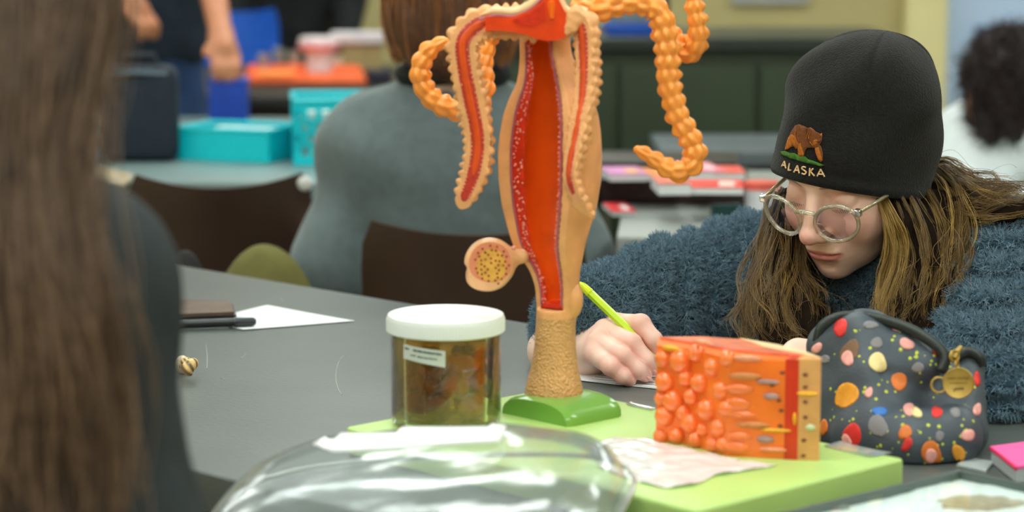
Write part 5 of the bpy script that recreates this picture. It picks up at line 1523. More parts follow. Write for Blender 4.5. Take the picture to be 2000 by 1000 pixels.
# ------------------------------------------------------------------ pink pad and grey wedge on the right
pk = empty('sticky_pad', on(1990, 925), 'hot pink covered pad with grey edge at the right of the table', 'notepad')
a, b, c_, d_ = on(1935, 905), on(1985, 945), on(2085, 930), on(2030, 892)
MB().prism([(p.x, p.y) for p in (a, b, c_, d_)], TABLE + 0.001, TABLE + 0.013).build('pages', mat('pad_grey', srgb(176, 184, 188), 0.6, 0.06, 200), pk, smooth=False)
MB().prism([(p.x, p.y) for p in (a + Vector((-0.001, 0, 0)), b + Vector((0, -0.001, 0)), c_, d_)], TABLE + 0.013, TABLE + 0.0158).build('cover', mat('pad_pink', srgb(250, 96, 168), 0.45, 0.04), pk, smooth=False)
MB().tube([a + Vector((0, 0, 0.0135)), b + Vector((0, 0, 0.0135))], 0.0018, 8).build('spine', mat('pad_red', srgb(232, 30, 84), 0.45), pk)
sheet('grey_card', [on(1868, 912), on(1925, 925), on(1940, 906), on(1890, 897)], 'small pale grey card between the pouch and pink pad', 'card', mat('card_grey', srgb(170, 180, 180), 0.4, 0.05), t=0.002)

# ------------------------------------------------------------------ crinkled plastic bag and tape on the plate
def crinkle(name, poly, z, m, label, cat, amp=0.0035, seed=1, step=8):
    pts = [on(u, v, z) for u, v in poly]
    P2 = [Vector((p.x, p.y)) for p in pts]
    xs = [p.x for p in P2]; ys = [p.y for p in P2]; n = len(P2)
    def inside(x, y):
        c = False
        for i in range(n):
            x1, y1, x2, y2 = P2[i].x, P2[i].y, P2[i - 1].x, P2[i - 1].y
            if (y1 > y) != (y2 > y) and x < (x2 - x1) * (y - y1) / (y2 - y1) + x1: c = not c
        return c
    pp = []
    for i in range(n):
        k = 8
        for j in range(k): pp.append(P2[i] + (P2[(i + 1) % n] - P2[i]) * j / k)
    nb = len(pp); ed = [(i, (i + 1) % nb) for i in range(nb)]
    st = 0.0028
    x = min(xs)
    while x < max(xs):
        y = min(ys)
        while y < max(ys):
            if inside(x, y): pp.append(Vector((x + random.uniform(-.0006, .0006), y + random.uniform(-.0006, .0006))))
            y += st
        x += st
    vv, ee, ff, *_ = mgeo.delaunay_2d_cdt(pp, ed, [], 0, 1e-6)
    X = np.array([[p.x, p.y] for p in vv]); Q = (X[:, 0], X[:, 1], 0 * X[:, 0])
    edge = np.array([min((p - q).length for q in P2) for p in vv])
    h = z + 0.0012 + amp * np.abs(snoise(Q, 26, seed)) * 1.6 + amp * 0.6 * np.abs(snoise(Q, 70, seed + 1))
    F = [f for f in ff if inside(sum(vv[i].x for i in f) / 3, sum(vv[i].y for i in f) / 3)]
    o = build(name, np.column_stack([X, h]), F, m, None, True)
    md = o.modifiers.new('thickness', 'SOLIDIFY'); md.thickness = 0.0002
    return tag(o, label, cat)
FILM = clear_mat('bag_film', (0.96, 0.96, 0.95), 0.12, rough=0.15, fres=0.35, haze=0.85, haze_col=srgb(252, 250, 248))
crinkle('plastic_bag', [(1150, 872), (1200, 858), (1260, 860), (1340, 880), (1430, 900), (1518, 912), (1440, 925), (1395, 932), (1360, 950), (1300, 957), (1230, 940), (1170, 915)], PT, FILM, 'crinkled clear plastic bag lying flat on the lime green plate', 'bag', 0.0016, 5)
TAPE = clear_mat('clear_tape', (0.97, 0.99, 0.97), 0.16, rough=0.1, fres=0.4, haze=0.35, haze_col=srgb(230, 238, 232))
sheet('clear_tape', [on(1608, 874, PT), on(1700, 896, PT), on(1742, 888, PT), on(1640, 866, PT)], 'strip of clear tape on the plate in front of the pouch', 'tape', TAPE, z=PT, t=0.0003, lift=0.001)
sheet('clear_tape', [on(1222, 792, PT), on(1272, 804, PT), on(1280, 800, PT), on(1232, 788, PT)], 'strip of clear tape on the plate edge behind the tissue block', 'tape', TAPE, z=PT, t=0.0003, lift=0.001)

# ------------------------------------------------------------------ clear plastic clamshell box in front
CLR = clear_mat('clamshell', (0.94, 0.97, 0.97), 0.05, rough=0.14, fres=0.3, haze=0.14, haze_col=srgb(206, 220, 224), bump=0.25, bump_scale=16)
box = empty('clamshell_box', on(760, 960), 'clear plastic clamshell box with a white slip lying across its lid', 'plastic box')
cl0 = on(860, 985, TABLE + 0.02)
e1b = Vector((math.cos(math.radians(-14)), math.sin(math.radians(-14)), 0)); e2b = Vector((-e1b.y, e1b.x, 0))
cb_ = Vector((-0.078, 1.868, 0))
def shell(a_half, b_half, h, z0, name, m, parent, n=60, lip=0.006, p=3.2, sag=0.0):
    V = []; F = []; rows = 22
    for i in range(rows + 1):
        t = i / rows
        if t < 0.12: k, z = 1 + lip / a_half * (1 - t / 0.12), 0.0
        else:
            q = (t - 0.12) / 0.88
            ang = q * math.pi / 2
            k, z = math.cos(ang) ** 0.55, h * math.sin(ang) ** 0.9
        for j in range(n):
            a = 2 * math.pi * j / n
            cx = math.copysign(abs(math.cos(a)) ** (2 / p), math.cos(a)); sy = math.copysign(abs(math.sin(a)) ** (2 / p), math.sin(a))
            x, y = cx * a_half * k, sy * b_half * k
            q0 = cb_ + e1b * x + e2b * y
            zz = z0 + 0.19 * (q0.dot(TN) - 1.27) + z + sag * math.sin(14 * x / a_half) * math.cos(5 * y / b_half) * (z / h)
            q_ = cb_ + e1b * x + e2b * y
            V.append((q_.x, q_.y, zz))
    for i in range(rows):
        for j in range(n): F.append([i * n + j, i * n + (j + 1) % n, (i + 1) * n + (j + 1) % n, (i + 1) * n + j])
    return build(name, V, F, m, parent, True)
shell(0.165, 0.105, 0.046, TABLE + 0.018, 'lid', CLR, box, sag=0.0012)
shell(0.165, 0.105, -0.013, TABLE + 0.0175, 'tray', CLR, box)
rimp = []
for j in range(60):
    a = 2 * math.pi * j / 60
    cx = math.copysign(abs(math.cos(a)) ** 0.625, math.cos(a)); sy = math.copysign(abs(math.sin(a)) ** 0.625, math.sin(a))
    q_ = cb_ + e1b * cx * 0.172 + e2b * sy * 0.112
    rimp.append(Vector((q_.x, q_.y, TABLE + 0.018 + 0.19 * (q_.dot(TN) - 1.27))))
build('rim', *tube_mesh(rimp + rimp[:2], 0.0022, 8, False), clear_mat('clamshell_rim', (0.95, 0.97, 0.97), 0.15, rough=0.1, haze=0.4, haze_col=srgb(220, 226, 220)), box)
# white slip on the lid
lid_o = [o for o in box.children if o.name.startswith('lid')][0]
lb_bvh = BVHTree.FromPolygons([v.co.copy() for v in lid_o.data.vertices], [list(p.vertices) for p in lid_o.data.polygons])
slip = proj_poly(lb_bvh, [(612, 868), (660, 842), (740, 824), (830, 818), (920, 824), (988, 834), (975, 862), (900, 866), (820, 872), (730, 878), (650, 882)], 'paper_slip', mat('slip_white', srgb(246, 248, 248), 0.6, 0.02), None, 0.0006, 0.0006, 12)
tag(slip, 'white paper slip lying on the clear clamshell lid', 'paper')

# ------------------------------------------------------------------ phone, marker, paper, shell, black case on the left
sheet('paper_sheet', [on(395, 628), on(476, 646), on(692, 629), on(522, 598)], 'white paper sheet lying by the dark phone on the left', 'paper', lift=0.0006)
ph = empty('phone', on(400, 625), 'phone in a worn brown and black case lying on paper', 'phone')
pa, pb_, pc_, pd_ = on(330, 634, TABLE + 0.003), on(462, 628, TABLE + 0.003), on(455, 606, TABLE + 0.003), on(340, 600, TABLE + 0.003)
MB().prism([(p.x, p.y) for p in (pa, pb_, pc_, pd_)], TABLE + 0.0018, TABLE + 0.011).build('case', mat('case_black', srgb(24, 26, 28), 0.4), ph, smooth=False)
cpt = sum((pa, pb_, pc_, pd_), Vector()) / 4
MB().prism([((p.x * 0.93 + cpt.x * 0.07), (p.y * 0.93 + cpt.y * 0.07)) for p in (pa, pb_, pc_, pd_)], TABLE + 0.011, TABLE + 0.0145).build('back_cover', mat('case_brown', srgb(92, 72, 58), 0.55, 0.2, 40), ph, smooth=False)
mk = empty('marker', on(470, 630), 'black marker pen lying against the phone', 'marker')
m0, m1 = on(335, 634, TABLE + 0.007), on(500, 628, TABLE + 0.007)
md_ = (m1 - m0)
MB().tube([m0, m0 + md_ * 0.74], 0.0052, 12).build('barrel', mat('marker_black', srgb(30, 34, 36), 0.35), mk)
MB().tube([m0 + md_ * 0.74, m0 + md_ * 0.76, m0 + md_ * 0.97, m1], [0.0062, 0.0062, 0.0052, 0.003], 12).build('cap', mat('marker_cap', srgb(44, 48, 52), 0.3), mk)
# striped snail shell
shp = on(371, 742); SC = 0.0125
scn = shp + Vector((0, 0, SC * 1.0))
shl = empty('snail_shell', shp, 'cream and brown striped snail shell on the table by the dark sleeve', 'shell')
V = []; F = []; n, m_ = 110, 18
for i in range(n):
    t = i / (n - 1); a = t * 2 * math.pi * 2.6
    g = 1.0 * math.exp(-1.6 * t)
    cx, cy, cz = SC * 0.55 * g * math.cos(a), SC * 0.55 * g * math.sin(a), SC * (1.5 * (1 - g) - 0.15)
    for j in range(m_):
        b = 2 * math.pi * j / m_
        rr = SC * 0.62 * g
        V.append((cx + rr * math.cos(b) * math.cos(a), cy + rr * math.cos(b) * math.sin(a), cz + rr * math.sin(b)))
for i in range(n - 1):
    for j in range(m_): F.append([i * m_ + j, i * m_ + (j + 1) % m_, (i + 1) * m_ + (j + 1) % m_, (i + 1) * m_ + j])
F.append(list(range(m_))[::-1]); F.append([(n - 1) * m_ + j for j in range(m_)])
Rm = Vector((-0.55, 0.35, 0.62)).normalized().to_track_quat('Z', 'Y').to_matrix()
Vw = [scn + Rm @ Vector(v) for v in V]
st = np.array([[0.16, 0.10, 0.05] if math.sin(2 * math.pi * 2.6 * (i / (n - 1)) * 9) > 0.25 and i < 75 else (list(srgb(226, 190, 120)) if i < 60 else list(srgb(240, 214, 168))) for i in range(n) for j in range(m_)])
build('shell_spiral', Vw, F, mat('shell_bands', (1, 1, 1), 0.3, 0.08, 80, attr=True), shl, colors=st)
MB().ball(on(356, 712, TABLE + 0.010), (0.008, 0.008, 0.010), 14, 10).build('shell_lip', mat('shell_cream', srgb(240, 220, 190), 0.3), shl)
bk = empty('black_case', on(326, 606), 'black upright case half hidden by the dark sleeve', 'case')
p = on(322, 612)
MB().box((p.x, p.y, TABLE + 0.027), (0.028, 0.05, 0.052), 0.2, 0.006).build('body', mat('black_rubber', srgb(26, 27, 28), 0.5), bk)
MB().box((p.x, p.y - 0.0255, TABLE + 0.03), (0.018, 0.002, 0.03), 0.2).build('front_panel', mat('black_gloss', srgb(34, 36, 38), 0.25), bk, smooth=False)
# ------------------------------------------------------------------ other people
def figure(label, J, top_m, bot_m, skin, face, short=False, h=0.011, infl=0.014, name='person', top_name='jumper', seed=1, torso=(0.125, 0.12), legs=True, shoulder=0.06, armk=0.035):
    """J: joints (Vectors): head, neck, sl, el, wl, sr, er, wr, chest, pelvis, kl, fl, kr, fr"""
    root = empty(name, (J['pelvis'].x, J['pelvis'].y, 0), label, 'person')
    fwd = Vector(face).normalized()
    hd = J['head']; ups = (hd - J['neck']).normalized()
    ups = (ups - fwd * ups.dot(fwd)).normalized(); lat = fwd.cross(ups)
    Rm = [[lat[0], fwd[0], ups[0]], [lat[1], fwd[1], ups[1]], [lat[2], fwd[2], ups[2]]]
    def hand(P, d, w, e):
        dr = (w - e).normalized(); sd = dr.cross(Vector((0, 0, 1)))
        sd = sd.normalized() if sd.length > 0.1 else Vector((1, 0, 0))
        pc = w + dr * 0.05
        d = smin(d, cap(P, w, pc, 0.026, 0.034), 0.02)
        for k in range(4):
            b0 = pc + sd * (k - 1.5) * 0.018 + dr * 0.02; b1 = b0 + dr * 0.03 + Vector((0, 0, -0.01)); b2 = b1 + Vector((0, 0, -0.028))
            d = smin(d, cap(P, b0, b1, 0.0105, 0.0095), 0.008); d = smin(d, cap(P, b1, b2, 0.0095, 0.008), 0.004)
        return smin(d, cap(P, w + dr * 0.02 + sd * 0.02, pc + sd * 0.045 + dr * 0.015, 0.013, 0.010), 0.008)
    def body(P):
        d = ell(P, hd, (0.072, 0.092, 0.112), Rm)
        d = smin(d, ell(P, hd + fwd * 0.025 - ups * 0.055, (0.052, 0.055, 0.06), Rm), 0.03)
        d = smin(d, ell(P, hd + fwd * 0.098 - ups * 0.025, (0.012, 0.016, 0.02), Rm), 0.012)
        for s_ in (-1, 1):
            d = smax(d, -ell(P, hd + fwd * 0.098 + lat * 0.032 * s_ + ups * 0.008, (0.016, 0.014, 0.010), Rm), 0.012)
            d = smin(d, ell(P, hd + lat * 0.074 * s_ - ups * 0.01, (0.008, 0.018, 0.03), Rm), 0.006)
        d = smin(d, cap(P, hd - ups * 0.06 - fwd * 0.02, J['neck'], 0.05, 0.055), 0.02)
        d = smin(d, cap(P, J['neck'], J['chest'], 0.055, torso[0] * 0.8), 0.04)
        d = smin(d, cap(P, J['chest'], J['pelvis'], torso[0] * 0.9, torso[1]), 0.05)
        d = smin(d, cap(P, J['sl'], J['sr'], shoulder * 0.85), 0.05)
        for s_ in 'lr':
            d = smin(d, cap(P, J['s' + s_], J['e' + s_], 0.046, 0.038), 0.03); d = smin(d, cap(P, J['e' + s_], J['w' + s_], 0.038, 0.026), 0.02)
            d = hand(P, d, J['w' + s_], J['e' + s_])
            if legs:
                d = smin(d, cap(P, J['pelvis'], J['k' + s_], 0.085, 0.055), 0.04); d = smin(d, cap(P, J['k' + s_], J['f' + s_], 0.052, 0.036), 0.02)
                d = smin(d, cap(P, J['f' + s_], J['f' + s_] + Vector((fwd.x, fwd.y, 0)) * 0.14 + Vector((0, 0, -0.02)), 0.038, 0.03), 0.02)
        return d
    allp = [p for p in J.values()]
    V, F = sdf_mesh(body, *bounds(*allp, pad=0.17), h * 0.85)
    build('body', V, F, skin, root, colors=np.tile(np.array(SK), (len(V), 1)) if skin is M_SKIN else None)
    def top(P):
        d = cap(P, J['chest'], J['pelvis'], torso[0] + infl * 0.4, torso[1] + infl)
        d = smin(d, cap(P, J['sl'], J['sr'], shoulder + infl), 0.06)
        d = smin(d, cap(P, J['neck'] + (J['chest'] - J['neck']) * 0.15, J['chest'], 0.066, torso[0]), 0.04)
        for s_ in 'lr':
            e = J['e' + s_]
            if short: e = J['s' + s_] + (e - J['s' + s_]) * 0.65
            a = cap(P, J['s' + s_], e, 0.05 + infl, 0.042 + infl)
            if not short: a = smin(a, cap(P, e, J['w' + s_] + (e - J['w' + s_]) * 0.08, 0.042 + infl, 0.032 + infl), 0.025)
            d = smin(d, a, armk)
        d = d + 0.007 * snoise(P, 5, seed) + 0.004 * snoise(P, 11, seed + 1)
        d = smax(d, -cap(P, J['neck'] - (J['chest'] - J['neck']) * 0.05, J['neck'] + ups * 0.2, 0.058, 0.075), 0.012)
        return np.maximum(d, (J['pelvis'].z - 0.09) - P[2])
    V, F = sdf_mesh(top, *bounds(*allp, pad=0.2), h)
    tp = build(top_name, V, F, top_m, root)
    if legs:
        def bot(P):
            d = cap(P, J['pelvis'] + Vector((0, 0, 0.03)), J['pelvis'], torso[1], torso[1] + 0.008)
            for s_ in 'lr':
                d = smin(d, cap(P, J['pelvis'] + (J['k' + s_] - J['pelvis']) * 0.1, J['k' + s_], 0.098, 0.07), 0.04); d = smin(d, cap(P, J['k' + s_], J['f' + s_] + Vector((0, 0, 0.04)), 0.066, 0.052), 0.02)
            return d + 0.004 * snoise(P, 8, seed + 4)
        V, F = sdf_mesh(bot, *bounds(*allp, pad=0.2), h * 1.1)
        build('trousers', V, F, bot_m, root)
        for s_ in 'lr':
            f0 = J['f' + s_]; dirn = Vector((fwd.x, fwd.y, 0)).normalized()
            def shoe(P): return np.maximum(smin(cap(P, Vector((f0.x, f0.y, 0.045)), Vector((f0.x, f0.y, 0.04)) + dirn * 0.15, 0.052, 0.045), cap(P, Vector((f0.x, f0.y, 0.05)), Vector((f0.x, f0.y, 0.10)), 0.05), 0.02), 0.002 - P[2])
            V, F = sdf_mesh(shoe, *bounds(Vector((f0.x, f0.y, 0.04)), Vector((f0.x, f0.y, 0.04)) + dirn * 0.15, pad=0.08), h)
            build('shoe', V, F, mat('shoe_dark', srgb(40, 40, 44), 0.6), root)
    return root, lat, fwd, ups

def hair_cap(root, hd, fwd, ups, lat, m_bed, m_str, length, n=900, r=0.0007, drop=0.16, w=0.10, seed=1, wave=0.006, name='hair', face_open=0.02, cut=None):
    fwd, ups, lat = [np.array(tuple(x)) for x in (fwd, ups, lat)]
    H = np.array(tuple(hd))
    def bed(P):
        x, y, z = P[0] - H[0], P[1] - H[1], P[2] - H[2]
        l = x * lat[0] + y * lat[1] + z * lat[2]; f = x * fwd[0] + y * fwd[1] + z * fwd[2]; u = x * ups[0] + y * ups[1] + z * ups[2]
        Lc = (l, f, u)
        d = ell(Lc, (0, -0.012, 0.012), (0.088, 0.104, 0.122))
        d = smin(d, ell(Lc, (0, -0.045, -drop * 0.55), (w * 0.92, 0.062, drop)), 0.03)
        d = d + 0.006 * snoise((l * 2.2, f * 2.2, u * 0.5), 16, seed)
        return np.maximum(d, f - face_open)
    V, F = sdf_mesh(bed, H - 0.32, H + 0.2, 0.007)
    o = build(name, V, F, m_bed, root)
    rr = np.random.default_rng(seed); k = 12; st = []
    for _ in range(n):
        th = rr.uniform(0.5 * math.pi * 0.75, 2 * math.pi - 0.5 * math.pi * 0.75)   # around the back, 0 = face
        ph = rr.uniform(0.05, 1.0)
        pts = []
        for i in range(k):
            t = i / (k - 1)
            if t < 0.45:
                a = (t / 0.45) * math.pi / 2
                rad = math.sin(a * ph + (1 - ph) * a * 0.9); pts.append(H + lat * 0.092 * math.sin(th) * rad + fwd * (0.108 * math.cos(th) * rad - 0.012) + ups * (0.126 * math.cos(a) + 0.01))
            else:
                q = (t - 0.45) / 0.55
                pts.append(pts[int(0.45 * (k - 1))] * 0 + H + lat * (0.092 + 0.012 * math.sin(q * 3)) * math.sin(th) * (1 - 0.15 * q) + fwd * (0.108 * math.cos(th) * (1 - 0.3 * q) - 0.012) + ups * (0.01 - length * q))
        pts = np.array(pts) + (rr.normal(size=3) * 0.004)[None] + wave * np.sin(np.linspace(0, rr.uniform(4, 9), k) + rr.uniform(0, 6))[:, None] * rr.normal(size=3)[None] * 0.8
        st.append(pts)
    curves_obj('hair_strands', np.array(st), r, m_str, o)
    return o

# --- person in grey fleece, seen from behind
M_GREYF = mat('grey_fleece', srgb(100, 112, 114), 0.95, 0.10, 60, 0.3, 300, sheen=0.25, spec=0.1)
gx = lambda u, v, Y: at(u, v, Y)
J = dict(head=gx(885, -35, 3.70), neck=gx(885, 160, 3.72), sl=gx(738, 300, 3.74), sr=gx(1035, 300, 3.74), el=gx(658, 512, 3.70), er=gx(1106, 512, 3.72), wl=gx(700, 490, 3.95), wr=gx(1060, 490, 3.95),
         chest=gx(885, 360, 3.76), pelvis=Vector((-0.085, 3.78, 0.53)), kl=Vector((-0.20, 4.15, 0.50)), kr=Vector((0.03, 4.15, 0.50)), fl=Vector((-0.20, 4.10, 0.09)), fr=Vector((0.03, 4.10, 0.09)))
root, la, fw, up = figure('person in grey fleece with auburn hair seated with their back to us', J, M_GREYF, mat('jeans', (0, 0, 0)), M_SKIN, (0.05, 1, -0.1), infl=0.026, torso=(0.16, 0.165), shoulder=0.072, seed=12, armk=0.014, top_name='fleece_top')
hair_cap(root, J['head'], fw, up, la, mat('auburn_base', srgb(92, 56, 34), 0.6, 0.3, 60), hair_mat('auburn', srgb(96, 58, 34), srgb(196, 132, 84), 0.35), 0.125, 1500, 0.0006, 0.10, 0.105, 5)
MB().tube([J['neck'] + Vector((0.072 * math.cos(a), 0.06 * math.sin(a) + 0.005, 0.012)) for a in np.linspace(0, 2 * math.pi, 25)], 0.018, 10, False).build('collar', mat('collar_black', srgb(22, 23, 25), 0.9), root)

# --- standing person in navy t-shirt behind the baskets
SKB = mat('skin_warm', srgb(196, 128, 92), 0.5, 0.06, 40, sss=0.1)
SX = gx(318, 60, 6.08).x
J = dict(head=Vector((SX, 6.02, 1.58)), neck=Vector((SX, 6.06, 1.42)), chest=Vector((SX, 6.08, 1.22)), pelvis=Vector((SX - 0.02, 6.08, 0.93)), sl=Vector((SX - 0.16, 6.08, 1.36)), sr=Vector((SX + 0.16, 6.06, 1.36)),
         er=gx(406, -70, 5.86), wr=gx(432, 68, 5.66), el=Vector((SX - 0.19, 5.98, 1.12)), wl=gx(243, 0, 5.86),
         kl=Vector((SX - 0.1, 6.06, 0.50)), fl=Vector((SX - 0.1, 6.10, 0.09)), kr=Vector((SX + 0.08, 6.06, 0.50)), fr=Vector((SX + 0.08, 6.10, 0.09)))
root, la, fw, up = figure('person in navy t-shirt standing behind the teal baskets, one fist on a blue box', J, mat('navy_shirt', srgb(26, 40, 56), 0.85, 0.2, 20), mat('blue_jeans', srgb(32, 62, 104), 0.85, 0.25, 30), SKB, (0.1, -1, -0.25), short=True, torso=(0.12, 0.125), seed=22, top_name='t_shirt')
hair_cap(root, J['head'], fw, up, la, mat('dark_hair_base', srgb(30, 24, 20), 0.6, 0.3, 60), hair_mat('dark_hair', srgb(24, 20, 18), srgb(60, 48, 40), 0.4), 0.03, 400, 0.0007, 0.06, 0.085, 6)
# --- person in black, farther back
SX = gx(572, 60, 8.22).x
J = dict(head=Vector((SX, 8.10, 1.44)), neck=Vector((SX, 8.16, 1.30)), chest=Vector((SX, 8.22, 1.10)), pelvis=Vector((SX, 8.30, 0.84)), sl=Vector((SX - 0.17, 8.18, 1.24)), sr=Vector((SX + 0.17, 8.18, 1.24)),
         er=Vector((SX + 0.20, 8.22, 0.97)), wr=Vector((SX + 0.17, 8.16, 0.74)), el=Vector((SX - 0.20, 8.22, 0.97)), wl=Vector((SX - 0.17, 8.16, 0.74)),
         kl=Vector((SX - 0.1, 8.20, 0.46)), fl=Vector((SX - 0.1, 8.26, 0.09)), kr=Vector((SX + 0.1, 8.20, 0.46)), fr=Vector((SX + 0.1, 8.26, 0.09)))
root, la, fw, up = figure('person in black top leaning over the far black table', J, mat('black_top', srgb(26, 30, 34), 0.85, 0.2, 20), mat('black_trousers', srgb(24, 24, 28), 0.85), M_SKIN, (0, -1, -0.3), torso=(0.13, 0.125), seed=32, h=0.013, top_name='sweater')
hair_cap(root, J['head'], fw, up, la, mat('dark_hair_base', (0, 0, 0)), hair_mat('dark_hair', (0, 0, 0), (0, 0, 0)), 0.04, 300, 0.0008, 0.06, 0.085, 7)
# --- person in white with dark curly hair on the right
J = dict(head=gx(1990, 158, 4.55), neck=gx(1978, 225, 4.58), chest=gx(1985, 320, 4.62), pelvis=Vector((1.02, 4.72, 0.50)), sl=gx(1902, 275, 4.66), sr=gx(2075, 275, 4.50), el=gx(1885, 400, 4.50), wl=gx(1960, 415, 4.28), er=gx(2110, 400, 4.35), wr=gx(2040, 420, 4.22),
         kl=Vector((0.85, 4.38, 0.48)), fl=Vector((0.85, 4.45, 0.09)), kr=Vector((1.08, 4.36, 0.48)), fr=Vector((1.08, 4.42, 0.09)))
WHITE = mat('white_coat', srgb(216, 224, 226), 0.7, 0.05, 20)
root, la, fw, up = figure('person in white coat with dark curly hair bent over at the right', J, WHITE, mat('black_trousers', (0, 0, 0)), SKB, (0.75, 0.55, -0.30), torso=(0.125, 0.125), seed=42, infl=0.02, top_name='white_coat')
hd = J['head']
def curly(P):
    d = ell(P, hd + Vector((-0.01, -0.01, 0.015)), (0.093, 0.098, 0.086)); d = smin(d, ell(P, hd + Vector((-0.016, -0.005, -0.065)), (0.075, 0.085, 0.065)), 0.03)
    return d + 0.012 * snoise(P, 16, 3) + 0.006 * snoise(P, 42, 4)
V, F = sdf_mesh(curly, *bounds(hd, pad=0.22), 0.005)
cb2 = build('curly_hair', V, F, mat('curly_base', srgb(26, 18, 20), 0.6, 0.3, 60), root)
tri = fuzz_on(V, F, 1500, 0.018, 0.0008, hair_mat('curly', srgb(22, 16, 18), srgb(66, 48, 46), 0.4), 'curls', cb2, 5, 1.6, True, 3, 6, 1.2, 0.3)
tag(tri, kind='stuff')
chair((1.10, 4.98), math.radians(160), 'brown plastic chair under the person in white coat', w=0.34, back_z=(0.5, 0.76))

# --- person close to the camera on the left
FS, FE = at(128, 566, 1.47), at(206, 1060, 1.44)
NK = FS + Vector((-0.155, 0.03, 0.085))
CHF = FS + Vector((-0.17, 0.05, -0.10))
J = dict(head=NK + Vector((0.01, -0.03, 0.17)), neck=NK, chest=CHF, pelvis=Vector((CHF.x - 0.02, CHF.y + 0.04, 0.55)), sr=FS, sl=FS + Vector((-0.34, 0.05, 0)), er=FE, wr=FE + Vector((-0.13, 0.16, -0.10)), el=FE + Vector((-0.48, 0.06, 0)), wl=FE + Vector((-0.30, 0.20, -0.10)),
         kl=Vector((-0.52, 1.86, 0.52)), fl=Vector((-0.52, 1.80, 0.09)), kr=Vector((-0.36, 1.86, 0.52)), fr=Vector((-0.36, 1.80, 0.09)))
M_CHAR = mat('charcoal_jacket', srgb(52, 57, 59), 0.9, 0.12, 40, 0.3, 300, spec=0.15)
root, la, fw, up = figure('person with long brown hair and charcoal jacket close by at the left edge', J, M_CHAR, mat('black_trousers', (0, 0, 0)), M_SKIN, (0.35, 0.93, -0.2), infl=0.014, torso=(0.13, 0.135), seed=52, h=0.008, top_name='jacket', shoulder=0.05)
M_FGB = mat('fg_hair_base', srgb(48, 34, 27), 0.6, 0.3, 40)
M_FGH = hair_mat('fg_hair', srgb(50, 34, 27), srgb(150, 120, 94), 0.38)
fg = [[at(40, -330, 1.47), at(130, -150, 1.44), at(190, -20, 1.425), at(160, 120, 1.415), at(135, 260, 1.40), at(120, 420, 1.38), at(140, 600, 1.36), at(160, 800, 1.355), at(175, 1050, 1.35)],
      [at(20, -330, 1.47), at(90, -150, 1.44), at(140, 0, 1.42), at(115, 150, 1.40), at(95, 300, 1.385), at(100, 480, 1.365), at(150, 640, 1.355), at(175, 820, 1.35), at(190, 1060, 1.345)],
      [at(0, -330, 1.46), at(50, -150, 1.43), at(85, 0, 1.41), at(70, 160, 1.39), at(50, 330, 1.375), at(60, 520, 1.355), at(95, 700, 1.345), at(110, 860, 1.34), at(120, 1060, 1.335)],
      [at(-30, -330, 1.46), at(0, -150, 1.42), at(30, 0, 1.40), at(20, 180, 1.38), at(5, 350, 1.365), at(15, 540, 1.345), at(40, 720, 1.335), at(50, 880, 1.33), at(60, 1060, 1.325)],
      [at(-60, -330, 1.46), at(-50, -150, 1.42), at(-20, 0, 1.40), at(-30, 180, 1.38), at(-40, 350, 1.36), at(-30, 540, 1.34), at(-10, 720, 1.33), at(0, 880, 1.325), at(0, 1060, 1.32)]]
def fgbed(P):
    d = None
    for g in fg:
        for a, b in zip(g[:-1], g[1:]):
            s = cap(P, a, b, 0.0135); d = s if d is None else smin(d, s, 0.008)
    hd = J['head']
    d = smin(d, ell(P, hd + Vector((0, -0.02, 0.01)), (0.092, 0.10, 0.125)), 0.03)
    return d
V, F = sdf_mesh(fgbed, (-0.50, 1.22, 0.85), (-0.15, 1.65, 1.55), 0.004)
hb = build('long_hair', V, F, M_FGB, root)
curves_obj('hair_strands', locks(fg, 260, 0.0125, 20, 0.008, 61, 0.0012, 0.1), 0.0004, M_FGH, hb)
chair((-0.60, 1.13), math.radians(-20), 'brown plastic chair under the person at the left edge', w=0.36, back_z=(0.5, 0.78))

